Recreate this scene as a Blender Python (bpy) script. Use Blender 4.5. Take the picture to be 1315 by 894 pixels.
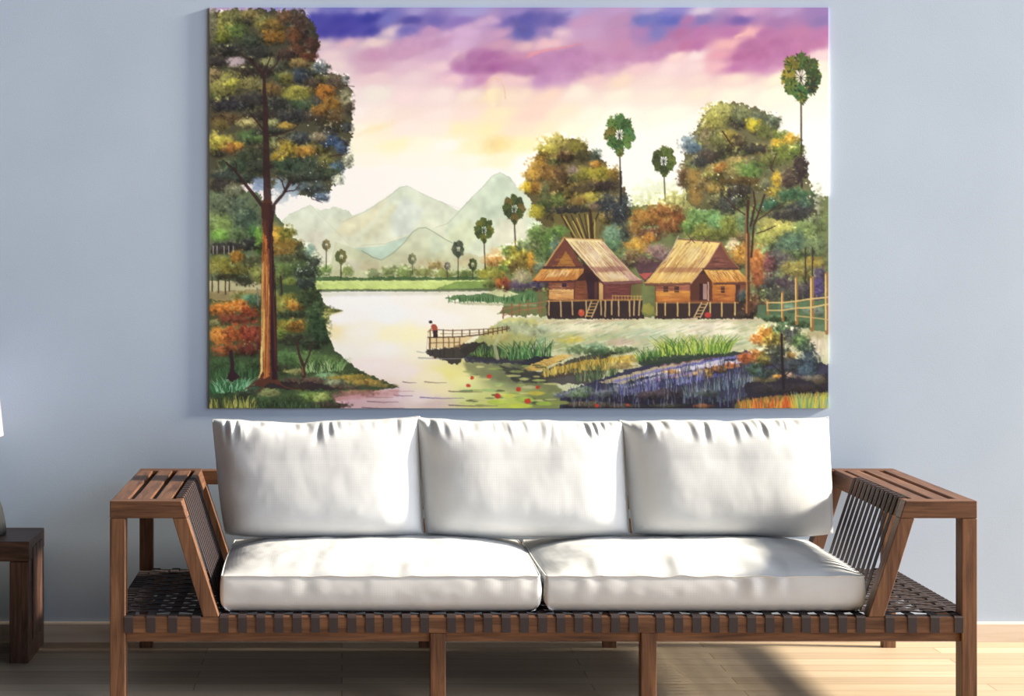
import bpy, bmesh, math, random
import numpy as np
from mathutils import Vector, Matrix, noise as mnoise

for o in list(bpy.data.objects): bpy.data.objects.remove(o, do_unlink=True)
S = bpy.context.scene
COL = S.collection
PI = math.pi

# ------------------------------------------------------------------ camera, sky, sun, exposure
cam_d = bpy.data.cameras.new('camera'); cam = bpy.data.objects.new('camera', cam_d); COL.objects.link(cam)
cam.location = (0, 0, 1.25); cam.rotation_euler = (PI/2, 0, 0)
cam_d.sensor_width = 36.0; cam_d.lens = 2442/1315*36.0
cam_d.shift_x = (657.5-439)/1315; cam_d.shift_y = -(447-326)/1315
cam_d.clip_end = 100
S.camera = cam
S.view_settings.view_transform = 'Standard'; S.view_settings.look = 'None'
S.view_settings.gamma = 1.0; S.view_settings.use_curve_mapping = False
S.view_settings.exposure = 0.0
SUN_DIR = Vector((-1.0, 0.075, -0.42)).normalized()                   # low light from the right, grazing the wall
SUN_D, SUN_SIZE, SUN_W, SKY_E = 14.0, 1.4, 8300.0, 1.0
sd = bpy.data.lights.new('sunlight', 'AREA'); sun = bpy.data.objects.new('sunlight', sd); COL.objects.link(sun)
sd.shape = 'DISK'; sd.size = SUN_SIZE; sd.energy = SUN_W; sd.color = (1.0, .89, .71)
sun.location = Vector((.56, 5.9, .8))-SUN_DIR*SUN_D; sun.rotation_euler = SUN_DIR.to_track_quat('-Z', 'Y').to_euler()
world = bpy.data.worlds.new('sky'); S.world = world; world.use_nodes = True
wn = world.node_tree; wn.nodes.clear()
wo = wn.nodes.new('ShaderNodeOutputWorld'); wb = wn.nodes.new('ShaderNodeBackground')
tc = wn.nodes.new('ShaderNodeTexCoord'); dt = wn.nodes.new('ShaderNodeVectorMath'); dt.operation = 'DOT_PRODUCT'; rp = wn.nodes.new('ShaderNodeValToRGB')
mp = wn.nodes.new('ShaderNodeMapRange'); mp.interpolation_type = 'SMOOTHSTEP'   # the sky is bright in the front right, dim behind
dt.inputs[1].default_value = Vector((.90, -.37, .17)).normalized()
wn.links.new(tc.outputs['Generated'], dt.inputs[0]); wn.links.new(dt.outputs['Value'], mp.inputs['Value'])
mp.inputs['From Min'].default_value = .80; mp.inputs['From Max'].default_value = .98; mp.inputs['To Max'].default_value = 6.0
ad = wn.nodes.new('ShaderNodeMath'); ad.operation = 'ADD'; ad.inputs[1].default_value = .038
wn.links.new(mp.outputs[0], ad.inputs[0]); ml = wn.nodes.new('ShaderNodeMath'); ml.operation = 'MULTIPLY'; ml.inputs[1].default_value = SKY_E
wn.links.new(ad.outputs[0], ml.inputs[0]); wn.links.new(ml.outputs[0], wb.inputs[1])
mc = wn.nodes.new('ShaderNodeMix'); mc.data_type = 'RGBA'; mc.inputs['A'].default_value = (.62, .88, 1.30, 1); mc.inputs['B'].default_value = (.92, .985, 1.10, 1)
mq = wn.nodes.new('ShaderNodeMath'); mq.operation = 'DIVIDE'; mq.use_clamp = True; mq.inputs[1].default_value = .8
wn.links.new(mp.outputs[0], mq.inputs[0]); wn.links.new(mq.outputs[0], mc.inputs[0]); wn.links.new(mc.outputs['Result'], wb.inputs[0]); wn.links.new(wb.outputs[0], wo.inputs[0])

# ------------------------------------------------------------------ materials
def lin(c):
    return tuple(((v/255.)/12.92 if v/255. <= .04045 else ((v/255.+.055)/1.055)**2.4) for v in c)+(1,)
def mat(name, rough=.6, spec=.3):
    m = bpy.data.materials.new(name); m.use_nodes = True
    b = m.node_tree.nodes['Principled BSDF']; b.inputs['Roughness'].default_value = rough
    b.inputs['Specular IOR Level'].default_value = spec
    return m, m.node_tree, b
def N(t, kind, **kw):
    n = t.nodes.new(kind)
    for k, v in kw.items():
        if k in n.inputs: n.inputs[k].default_value = v
        else: setattr(n, k, v)
    return n
def coords(t, scale):
    tc = N(t, 'ShaderNodeTexCoord'); mp = N(t, 'ShaderNodeMapping'); mp.inputs['Scale'].default_value = scale
    t.links.new(tc.outputs['Object'], mp.inputs['Vector']); return mp.outputs[0]
def ramp(t, fac, stops):
    r = N(t, 'ShaderNodeValToRGB'); e = r.color_ramp.elements
    while len(e) < len(stops): e.new(.5)
    for i, (p, c) in enumerate(stops): e[i].position = p; e[i].color = lin(c)
    t.links.new(fac, r.inputs[0]); return r.outputs[0]
def bump(t, b, h, dist, strength=1.):
    n = N(t, 'ShaderNodeBump', Distance=dist, Strength=strength); t.links.new(h, n.inputs['Height']); t.links.new(n.outputs[0], b.inputs['Normal'])
def wood(name, axis, cols, rough=.5, fine=1., wave=0.):
    m, t, b = mat(name, rough, .25)
    sc = [26*fine]*3; sc[axis] = 2.2*fine
    v = coords(t, sc)
    n1 = N(t, 'ShaderNodeTexNoise', Scale=1.6, Detail=7., Roughness=.62, Distortion=.6+wave); t.links.new(v, n1.inputs['Vector'])
    sc2 = [170*fine]*3; sc2[axis] = 9*fine
    n2 = N(t, 'ShaderNodeTexNoise', Scale=1., Detail=3.); t.links.new(coords(t, sc2), n2.inputs['Vector'])
    mx = N(t, 'ShaderNodeMath', operation='MULTIPLY_ADD'); mx.inputs[1].default_value = .35
    t.links.new(n2.outputs[0], mx.inputs[0]); t.links.new(n1.outputs[0], mx.inputs[2])
    t.links.new(ramp(t, mx.outputs[0], [(.42, cols[0]), (.66, cols[1]), (.88, cols[2])]), b.inputs['Base Color'])
    bump(t, b, mx.outputs[0], .0012, .5)
    return m
WCOL = ((56, 38, 29), (101, 70, 52), (128, 92, 67))
WOOD = [wood('walnut_grain_'+a, i, WCOL) for i, a in enumerate(('across', 'deep', 'upright'))]
DCOL = ((40, 26, 22), (74, 52, 44), (98, 72, 60))
DARK = [wood('dark_wood_grain_'+a, i, DCOL, .45, .8, 1.2) for i, a in enumerate(('across', 'deep', 'upright'))]
BASEW = wood('pale_board', 0, ((192, 174, 158), (208, 192, 176), (218, 204, 190)), .55, .5)
def strap_mat():
    m, t, b = mat('dark_webbing', .7, .2)
    v = coords(t, (1, 1, 1))
    w1 = N(t, 'ShaderNodeTexWave', Scale=210.); w1.bands_direction = 'X'; t.links.new(v, w1.inputs['Vector'])
    w2 = N(t, 'ShaderNodeTexWave', Scale=210.); w2.bands_direction = 'Z'; t.links.new(v, w2.inputs['Vector'])
    a = N(t, 'ShaderNodeMath', operation='ADD'); t.links.new(w1.outputs['Fac'], a.inputs[0]); t.links.new(w2.outputs['Fac'], a.inputs[1])
    h = N(t, 'ShaderNodeMath', operation='MULTIPLY'); h.inputs[1].default_value = .5; t.links.new(a.outputs[0], h.inputs[0])
    t.links.new(ramp(t, h.outputs[0], [(.1, (40, 34, 36)), (.9, (66, 56, 57))]), b.inputs['Base Color'])
    bump(t, b, h.outputs[0], .0008, .5); return m
STRAP = strap_mat()
def fabric():
    m, t, b = mat('white_woven_fabric', .9, .1)
    v = coords(t, (1, 1, 1))
    n = N(t, 'ShaderNodeTexNoise', Scale=9., Detail=3.); t.links.new(v, n.inputs['Vector'])
    t.links.new(ramp(t, n.outputs[0], [(.3, (205, 207, 209)), (.7, (214, 216, 218))]), b.inputs['Base Color'])
    w = []
    for d in 'XZY':
        q = N(t, 'ShaderNodeTexWave', Scale=72., Distortion=.4); q.bands_direction = d; t.links.new(v, q.inputs['Vector']); w.append(q.outputs['Fac'])
    a = N(t, 'ShaderNodeMath', operation='ADD'); t.links.new(w[0], a.inputs[0]); t.links.new(w[1], a.inputs[1])
    c = N(t, 'ShaderNodeMath', operation='ADD'); t.links.new(a.outputs[0], c.inputs[0]); t.links.new(w[2], c.inputs[1])
    bump(t, b, c.outputs[0], .0008, .10)
    b.inputs['Sheen Weight'].default_value = .0
    return m
FABRIC = fabric()
def wallpaint():
    m, t, b = mat('blue_grey_wall_paint', .85, .15)
    n = N(t, 'ShaderNodeTexNoise', Scale=3., Detail=4.); t.links.new(coords(t, (1, 1, 1)), n.inputs['Vector'])
    t.links.new(ramp(t, n.outputs[0], [(.3, (168, 183, 203)), (.7, (173, 188, 208))]), b.inputs['Base Color'])
    f = N(t, 'ShaderNodeTexNoise', Scale=260., Detail=2.); t.links.new(coords(t, (1, 1, 1)), f.inputs['Vector']); bump(t, b, f.outputs[0], .0008, .3)
    return m
def floorboards():
    m, t, b = mat('pale_oak_boards', .5, .3)
    v = coords(t, (1, 1, 1))
    br = N(t, 'ShaderNodeTexBrick', Scale=1.0); br.offset = .37
    br.inputs['Color1'].default_value = (.0, .0, .0, 1); br.inputs['Color2'].default_value = (1, 1, 1, 1); br.inputs['Mortar'].default_value = (.5, .5, .5, 1)
    br.inputs['Brick Width'].default_value = 1.15; br.inputs['Row Height'].default_value = .085; br.inputs['Mortar Size'].default_value = .0016; br.inputs['Bias'].default_value = 0.
    t.links.new(v, br.inputs['Vector'])
    g = N(t, 'ShaderNodeTexNoise', Scale=1.5, Detail=6., Roughness=.6); t.links.new(coords(t, (1.6, 34, 1)), g.inputs['Vector'])
    a = N(t, 'ShaderNodeMix'); a.data_type = 'FLOAT'; a.inputs[0].default_value = .42
    sp = N(t, 'ShaderNodeSeparateColor'); t.links.new(br.outputs['Color'], sp.inputs[0])
    t.links.new(g.outputs[0], a.inputs[2]); t.links.new(sp.outputs[0], a.inputs[3])
    c = ramp(t, a.outputs[0], [(.18, (156, 136, 114)), (.5, (180, 162, 138)), (.8, (196, 179, 156))])
    mx = N(t, 'ShaderNodeMix'); mx.data_type = 'RGBA'; mx.inputs['B'].default_value = lin((140, 114, 88))
    t.links.new(br.outputs['Fac'], mx.inputs[0]); t.links.new(c, mx.inputs['A']); t.links.new(mx.outputs['Result'], b.inputs['Base Color'])
    return m
def plain(name, c, rough=.6, spec=.3, sc=40., amt=8):
    m, t, b = mat(name, rough, spec)
    n = N(t, 'ShaderNodeTexNoise', Scale=sc, Detail=3.); t.links.new(coords(t, (1, 1, 1)), n.inputs['Vector'])
    t.links.new(ramp(t, n.outputs[0], [(.3, tuple(max(0, q-amt) for q in c)), (.7, tuple(min(255, q+amt) for q in c))]), b.inputs['Base Color'])
    return m

# ------------------------------------------------------------------ mesh helpers
def obj(name, bm, material, parent=None, smooth=False, bevel=0., seg=2):
    me = bpy.data.meshes.new(name); bmesh.ops.recalc_face_normals(bm, faces=bm.faces[:]); bm.to_mesh(me); bm.free()
    if material: me.materials.append(material)
    if smooth:
        for p in me.polygons: p.use_smooth = True
    o = bpy.data.objects.new(name, me); COL.objects.link(o)
    if parent: o.parent = parent
    if bevel:
        b = o.modifiers.new('edge', 'BEVEL'); b.width = bevel; b.segments = seg; b.limit_method = 'ANGLE'; b.harden_normals = False
    return o
def tag(o, label, cat, group=None):
    o['label'] = label; o['category'] = cat
    if group: o['group'] = group
    return o
def thing(name, loc, label, cat, group=None):
    o = bpy.data.objects.new(name, None); COL.objects.link(o); o.location = loc; o.empty_display_size = .1
    return tag(o, label, cat, group)
def hexa(bm, c):                                                     # eight corners: bottom ring, top ring
    v = [bm.verts.new(p) for p in c]
    for f in ((3, 2, 1, 0), (4, 5, 6, 7), (0, 1, 5, 4), (1, 2, 6, 5), (2, 3, 7, 6), (3, 0, 4, 7)): bm.faces.new([v[i] for i in f])
    return bm
def box(bm, x0, x1, y0, y1, z0, z1):
    return hexa(bm, [(x0, y0, z0), (x1, y0, z0), (x1, y1, z0), (x0, y1, z0), (x0, y0, z1), (x1, y0, z1), (x1, y1, z1), (x0, y1, z1)])
def B(): return bmesh.new()
def ribbon(bm, path, side, w, th):                                   # flat band following a path; side = unit vector across it
    side = Vector(side); path = [Vector(p) for p in path]; rings = []
    for i, p in enumerate(path):
        a = path[max(0, i-1)]; c = path[min(len(path)-1, i+1)]
        n = (c-a).normalized().cross(side).normalized()*th/2
        rings.append([bm.verts.new(q) for q in (p-side*w/2-n, p+side*w/2-n, p+side*w/2+n, p-side*w/2+n)])
    for r, s in zip(rings, rings[1:]):
        for i in range(4): bm.faces.new((r[i], r[(i+1) % 4], s[(i+1) % 4], s[i]))
    bm.faces.new(rings[0][::-1]); bm.faces.new(rings[-1]); return bm
def tube(bm, pts, r, n=8, closed=False):
    pts = [Vector(p) for p in pts]; m = len(pts); rings = []
    for i, p in enumerate(pts):
        a = pts[i-1] if (i or closed) else p; c = pts[(i+1) % m] if (i < m-1 or closed) else p
        d = (c-a).normalized(); u = d.cross(Vector((0, 0, 1)))
        if u.length < .1: u = d.cross(Vector((0, 1, 0)))
        u.normalize(); v = d.cross(u)
        rings.append([bm.verts.new(p+(u*math.cos(t*2*PI/n)+v*math.sin(t*2*PI/n))*r) for t in range(n)])
    for i in range(m if closed else m-1):
        a, b = rings[i], rings[(i+1) % m]
        for k in range(n): bm.faces.new((a[k], a[(k+1) % n], b[(k+1) % n], b[k]))
    if not closed: bm.faces.new(rings[0][::-1]); bm.faces.new(rings[-1])
    return bm
def lathe(bm, prof, n=40):
    rings = [[bm.verts.new((r*math.cos(k*2*PI/n), r*math.sin(k*2*PI/n), z)) for k in range(n)] for r, z in prof]
    for a, b in zip(rings, rings[1:]):
        for k in range(n): bm.faces.new((a[k], a[(k+1) % n], b[(k+1) % n], b[k]))
    return bm, rings

# ------------------------------------------------------------------ the room
WALL_Y = 6.13
wl = obj('wall_back', box(B(), -4.5, 6.5, WALL_Y, WALL_Y+.15, 0, 2.75), wallpaint()); wl['kind'] = 'structure'
fl = obj('floor', box(B(), -4.5, 6.5, -1.5, WALL_Y+.15, -.06, 0), floorboards()); fl['kind'] = 'structure'
bm = B()
prof = [(0, 0), (-.015, 0), (-.015, .058), (-.011, .064), (0, .064)]
r0 = [bm.verts.new((-4.5, WALL_Y+a, b)) for a, b in prof]; r1 = [bm.verts.new((6.5, WALL_Y+a, b)) for a, b in prof]
for i in range(5): bm.faces.new((r0[i], r0[(i+1) % 5], r1[(i+1) % 5], r1[i]))
bm.faces.new(r0[::-1]); bm.faces.new(r1)
bb = obj('baseboard_back', bm, BASEW); bb['kind'] = 'structure'

# ------------------------------------------------------------------ the sofa
CX, CY = .558, 5.66                                                  # middle of the sofa, on the floor
HW, HD = 1.20, .40
sofa = thing('wooden_sofa', (CX, CY, 0), 'long brown wooden sofa frame with slatted arms and dark webbing, carrying white cushions', 'sofa')
def slant_x(z): return 1.0016-(.566-z)*.3225                         # inner face of an arm at height z
Z0, ZR, ZS, ZB, ZT = .175, .2014, .245, .518, .566
for s in (-1, 1):
    for y, dp in ((-HD, .055), (HD-.030, .030)):
        obj('post', box(B(), *sorted((s*HW, s*(HW-.043))), y, y+dp, 0, ZB-.0006), WOOD[2], sofa, bevel=.0025)
    for y in (-HD, HD-.055):
        a, b = slant_x(ZB), slant_x(ZS)
        if s > 0: c = [(b, y, ZS+.0004), (b+.044, y, ZS+.0004), (b+.044, y+.05, ZS+.0004), (b, y+.05, ZS+.0004), (a, y, ZB-.0006), (a+.040, y, ZB-.0006), (a+.040, y+.05, ZB-.0006), (a, y+.05, ZB-.0006)]
        else: c = [(-b-.044, y, ZS+.0004), (-b, y, ZS+.0004), (-b, y+.05, ZS+.0004), (-b-.044, y+.05, ZS+.0004), (-a-.040, y, ZB-.0006), (-a, y, ZB-.0006), (-a, y+.05, ZB-.0006), (-a-.040, y+.05, ZB-.0006)]
        obj('slanted_leg', hexa(B(), c), WOOD[2], sofa, bevel=.002)
    for y, dp in ((-HD+.004, .045), (HD-.030, .028)): obj('leg', box(B(), s*.292-.0215, s*.292+.0215, y, y+dp, 0, ZR-.0005), WOOD[2], sofa, bevel=.002)
    # arm: top frame, then slats and straps on it
    for y0, y1 in ((-HD, -HD+.05), (HD-.05, HD)):
        a, b = slant_x(ZB), slant_x(ZT)
        c = [(a, y0, ZB), (HW, y0, ZB), (HW, y1, ZB), (a, y1, ZB), (b, y0, ZT), (HW, y0, ZT), (HW, y1, ZT), (b, y1, ZT)]
        obj('arm_beam', hexa(B(), [(s*p[0], p[1], p[2]) for p in c]), WOOD[0], sofa, bevel=.0025)
    a, b = slant_x(ZB), slant_x(ZT)
    c = [(a, -HD+.0505, ZB), (a+.02, -HD+.0505, ZB), (a+.02, HD-.0505, ZB), (a, HD-.0505, ZB), (b, -HD+.0505, ZT), (b+.02, -HD+.0505, ZT), (b+.02, HD-.0505, ZT), (b, HD-.0505, ZT)]
    arm = obj('inner_beam', hexa(B(), [(s*p[0], p[1], p[2]) for p in c]), WOOD[1], sofa, bevel=.0015)
    for x0, x1 in ((1.1555, 1.1995), (1.0935, 1.1365), (1.0345, 1.0765)):
        obj('arm_slat', box(B(), *sorted((s*x0, s*x1)), -HD+.0505, HD-.0505, ZT-.024, ZT-.0005), WOOD[1], sofa, bevel=.002)
    for k in range(11):
        y = -.318+k*.0435
        pt = [(s*(b+.0245), y, ZB+.004), (s*(b+.0245), y, ZT-.004), (s*(b+.019), y, ZT+.0022), (s*(b+.002), y, ZT+.0022), (s*(b-.0028), y, ZT-.003), (s*(slant_x(.40)-.0032), y, .40), (s*(slant_x(ZS+.006)-.0032), y, ZS+.006)]
        obj('arm_strap', ribbon(B(), pt, (0, 1, 0), .024, .0022), STRAP, arm)
    obj('side_rail', box(B(), *sorted((s*(HW-.002), s*(HW-.042))), -HD+.0555, HD-.0555, ZR, ZS), WOOD[1], sofa, bevel=.002)
obj('front_rail', box(B(), -HW+.0435, HW-.0435, -HD, -HD+.042, ZR, ZS), WOOD[0], sofa, bevel=.0015)
obj('back_rail', box(B(), -HW+.0435, HW-.0435, HD-.042, HD, ZR, ZS), WOOD[0], sofa, bevel=.0015)
for y in (-HD+.012, HD-.045): 
    for x0, x1 in ((-HW+.0435, -.292-.022), (-.292+.022, .292-.022), (.292+.022, HW-.0435)): obj('lower_beam', box(B(), x0, x1, y, y+.034, Z0, ZR-.0003), WOOD[0], sofa, bevel=.0015)
obj('top_back_rail', box(B(), -slant_x(ZT)+.001, slant_x(ZT)-.001, HD-.045, HD-.002, ZB+.002, ZT-.001), WOOD[0], sofa, bevel=.002)
for z in (.29, .365, .44): obj('back_slat', box(B(), -.86, .86, HD-.035, HD-.015, z, z+.045), WOOD[0], sofa, bevel=.0015)
px = [165.5, 194, 222, 252]+[287.9+23.4*i for i in range(12)]+[579.8+23.4*i for i in range(11)]+[848+23.4*i for i in range(12)]+[1142.5, 1171.5, 1200.5, 1231]
xs = [(p-698)*.002154 for p in px]
ys = [-.335+.0372*i for i in range(19)]
zw = ZS+.0035
for j, x in enumerate(xs):
    pt = [(x, -HD-.0018, ZR+.0005), (x, -HD-.0018, ZS-.002), (x, -HD+.001, ZS+.0025), (x, -HD+.03, ZS+.003)]
    pt += [(x, y, zw+(.0026 if (i+j) % 2 else -.0026)) for i, y in enumerate(ys)]
    pt += [(x, HD-.03, ZS+.003), (x, HD-.001, ZS+.0025), (x, HD+.0018, ZS-.002), (x, HD+.0018, ZR+.001)]
    obj('seat_strap', ribbon(B(), pt, (1, 0, 0), .0243, .0022), STRAP, sofa)
for i, y in enumerate(ys):
    pt = [(-HW+.0002, y, ZR+.002), (-HW+.0002, y, ZS-.002), (-HW+.004, y, ZS+.0025), (-HW+.036, y, ZS+.0025)]
    pt += [(x, y, zw+(-.0026 if (i+j) % 2 else .0026)) for j, x in enumerate(xs)]
    pt += [(HW-.036, y, ZS+.0025), (HW-.004, y, ZS+.0025), (HW-.0002, y, ZS-.002), (HW-.0002, y, ZR+.002)]
    obj('cross_strap', ribbon(B(), pt, (0, 1, 0), .0225, .0022), STRAP, sofa)

# ------------------------------------------------------------------ cushions
def fbm(x, y, z, o=3):
    return mnoise.fractal(Vector((x, y, z)), 1.0, 2.0, o)
def sgnpow(v, p): return math.copysign(abs(v)**p, v)
def seat_cushion(name, x0, x1, label, seed):
    t = thing(name, (CX+(x0+x1)/2, CY-.035, ZS+.0075), label, 'cushion', 'seat cushions on the wooden sofa')
    w = (x1-x0)/2; d = .335; hs = .100                               # half width, half depth, height of the welt
    nu, nv = 110, 80; bm = B()
    def plan(u, v):                                                  # rounded-rectangle plan
        k = .985; return (w*u*(1-.010*v*v*abs(u)**6), d*v*(1-.012*u*u*abs(v)**6))
    def top(u, v):
        e = (1-abs(u)**4.6)**1.5*(1-abs(v)**3.0)
        x, y = plan(u, v)
        zz = hs+.046*max(e, 0)**.62
        zz += .0036*fbm(x*5+seed, y*5, 1.3)*min(1, 3*max(0, e)) + .0018*fbm(x*16+seed, y*9, 4.1)*min(1, 4*max(0, e))
        fr = max(0, 1-abs(v+.86)/.42); zz += .0060*fr*math.sin(x*58+2.2*fbm(x*4, seed, 0)+seed)*max(0, fbm(x*6, 0, seed)+.25)
        return (x, y, zz)
    def side(u, v, q):                                               # q: 0 at the welt, 1 at the foot; boxing that bellies out and turns under
        x, y = plan(u, v); ln = math.hypot(x/w, y/d)
        L = .006*math.sin(PI*min(1, q*1.15))*1.0
        r = max(0, (q-.72)/.28); ins = .022*r*r
        nx, ny = (1 if u >= 1 else -1 if u <= -1 else 0), (1 if v >= 1 else -1 if v <= -1 else 0)
        s = (x*3.1+y*2.3)
        wr = .0020*fbm(x*9+seed, y*9, q*1.2)*math.sin(PI*q)+.0046*math.sin(s*26+seed+3*fbm(x*5, y*5, seed))*max(0, 1-q*1.5)*max(0, fbm(x*7+9, y*7, seed)+.2)
        off = L-ins+wr
        n = math.hypot(nx, ny) or 1
        return (x+nx*off/n, y+ny*off/n, hs*(1-q))
    g = [[bm.verts.new(top(-1+2*i/nu, -1+2*j/nv)) for i in range(nu+1)] for j in range(nv+1)]
    for j in range(nv):
        for i in range(nu): bm.faces.new((g[j][i], g[j][i+1], g[j+1][i+1], g[j+1][i]))
    loop = [(i, 0) for i in range(nu)]+[(nu, j) for j in range(nv)]+[(i, nv) for i in range(nu, 0, -1)]+[(0, j) for j in range(nv, 0, -1)]
    prev = [g[j][i] for i, j in loop]; welt = [v.co.copy() for v in prev]
    for k in range(1, 17):
        q = k/16
        cur = [bm.verts.new(side(-1+2*i/nu, -1+2*j/nv, q)) for i, j in loop]
        for a in range(len(loop)):
            b = (a+1) % len(loop); bm.faces.new((prev[a], prev[b], cur[b], cur[a]))
        prev = cur
    bm.faces.new(prev)
    obj('cushion_cover', bm, FABRIC, t, smooth=True)
    wl = [Vector((p.x*1.001, p.y*1.002, p.z)) for p in welt]
    obj('piping', tube(B(), wl, .0023, 6, True), FABRIC, t, smooth=True)
    return t
seat_cushion('seat_cushion', -.897, -.003, 'white woven seat cushion on the left half of the wooden sofa', 3.1)
seat_cushion('seat_cushion', .006, .900, 'white woven seat cushion on the right half of the wooden sofa, beside the sunlit arm', 17.7)

def back_cushion(x, label, seed, hw, rise, dz=0., pin=0.):
    t = thing('back_cushion', (CX+x, CY+.100, ZS+.145+dz), label, 'cushion', 'back cushions on the wooden sofa')
    t.rotation_euler = (-math.radians(7.5), 0, 0)
    h = .355; nu, nv = 210, 96; bm = B(); rr = random.Random(int(seed*10))
    pl = [(-.88+1.76*(k+rr.uniform(-.4, .4))/21, rr.uniform(.0, 1.1)**1.3, rr.uniform(.05, .26), rr.uniform(.014, .044)) for k in range(22)]
    def shape(u, v, sgn):
        # outline: square pillow, corners pulled out a little, edges drawn in between them
        x = hw*u*(1-.005*(1-v*v)) + (.006*u*abs(u)**8*v)
        z = h*(v+1)/2
        z += (.010*fbm(x*5+seed, 0, 0)+.006*(u**2)-.004+rise*u)*max(0, v)**2 
        if v < 0: z += .012*(abs(u)**4)*(-v)**6
        x += -.011*v
        if v < 0 and u*pin > 0: x -= abs(pin)*u*v*v
        e = max(0, (1-abs(u)**4.2)*(1-abs(v)**3.6))
        y = .045*max(0, 1-abs(u)**14)*max(0, 1-abs(v)**14)+.050*e**.8
        if v < .3: y += .012*e*(.3-v)
        if sgn < 0:
            for uc, am, dp, wd in pl:                                # gathers under the top seam
                q = (u-uc+.10*(1-v)*math.sin(uc*9+seed))/(wd*(1+2.2*(1-v))); f = max(0, 1-(1-v)/2/dp)
                y -= .0125*am*math.exp(-q*q*2.0)*f*min(1, (1-v)*30)
                q2 = (u-uc-wd*2.0)/(wd*1.4); y += .0060*am*math.exp(-q2*q2*2)*f*min(1, (1-v)*30)
            y += (.0036*fbm(x*4.0+seed, z*4.0, 2.2)+.0009*fbm(x*12, z*7+seed, 5.))*min(1, 2*e)
            cr = max(0, 1-abs(u+.82)/.22); y += .005*cr*math.sin(z*46+x*18+seed)*max(0, fbm(z*6, seed, 1)+.1)
        return (x, sgn*y*(1 if sgn < 0 else .72), z)
    G = {}
    for sgn in (-1, 1):
        for j in range(nv+1):
            for i in range(nu+1):
                u = -1+2*i/nu; v = -1+2*j/nv
                u = math.copysign(1-(1-abs(u))**1.5, u); v = math.copysign(1-(1-abs(v))**1.5, v)
                edge = i in (0, nu) or j in (0, nv)
                if edge and sgn > 0: G[1, i, j] = G[-1, i, j]; continue
                p = shape(u, v, sgn)
                if edge: p = (p[0], 0, p[2])
                G[sgn, i, j] = bm.verts.new(p)
        for j in range(nv):
            for i in range(nu):
                f = (G[sgn, i, j], G[sgn, i+1, j], G[sgn, i+1, j+1], G[sgn, i, j+1]); bm.faces.new(f if sgn < 0 else f[::-1])
    lp = [(i, 0) for i in range(nu)]+[(nu, j) for j in range(nv)]+[(i, nv) for i in range(nu, 0, -1)]+[(0, j) for j in range(nv, 0, -1)]
    pts = [G[-1, i, j].co.copy() for i, j in lp]
    obj('cushion_cover', bm, FABRIC, t, smooth=True)
    obj('piping', tube(B(), pts, .0022, 6, True), FABRIC, t, smooth=True)
    return t
back_cushion(-.626, 'white back cushion at the left end of the sofa, gathered under its top seam', 1.7, .310, .006, 0., -.010)
back_cushion(-.005, 'white back cushion in the middle of the three, above the gap between the seat cushions', 5.3, .313, -.004)
back_cushion(.619, 'white back cushion at the right end of the sofa, beside the sunlit arm', 9.1, .312, .006, .002, .008)

# ------------------------------------------------------------------ low table and lamp at the left edge
TX, TY = -1.254, 5.95
tb = thing('side_table', (TX, TY, 0), 'low dark brown wooden side table standing against the wall left of the sofa', 'table')
obj('table_top', box(B(), -.30, .30, -.15, .15, .3105, .372), DARK[0], tb, bevel=.003)
for s in (-1, 1):
    lg = obj('table_leg', box(B(), *sorted((s*.24, s*.2985)), -.15, .15, 0, .31), DARK[2], tb, bevel=.003)
    for k in range(3): obj('side_slat', box(B(), *sorted((s*.2986, s*.3035)), -.085+k*.062, -.085+k*.062+.052, .06, .345), DARK[2], lg, bevel=.0015)
lp = thing('table_lamp', (-1.196, TY, .3722), 'pale table lamp on the dark side table, cut by the left edge of the picture', 'lamp')
CER = plain('dark_ceramic', (34, 36, 38), .6, .4); SHADE = plain('pale_lamp_cloth', (150, 142, 146), .9, .1, 120., 5)
bm, rg = lathe(B(), [(.143, 0), (.145, .008), (.141, .04), (.133, .08), (.118, .12), (.09, .155), (.05, .18), (.022, .19), (.018, .245)]); bm.faces.new(rg[0][::-1]); bm.faces.new(rg[-1])
obj('lamp_base', bm, CER, lp, smooth=True)
obj('lamp_stem', tube(B(), [(0, 0, .244), (0, 0, .50)], .008, 10), plain('brass', (150, 120, 80), .35, .5), lp, smooth=True)
bm, rg = lathe(B(), [(.136, .308), (.110, .555), (.107, .555), (.133, .308), (.136, .308)]); obj('lamp_shade', bm, SHADE, lp)
bm = B()
for k in range(3): tube(bm, [(0, 0, .50), (.107*math.cos(k*2.094), .107*math.sin(k*2.094), .552)], .003, 6)
obj('shade_spider', bm, SHADE, lp)

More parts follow.
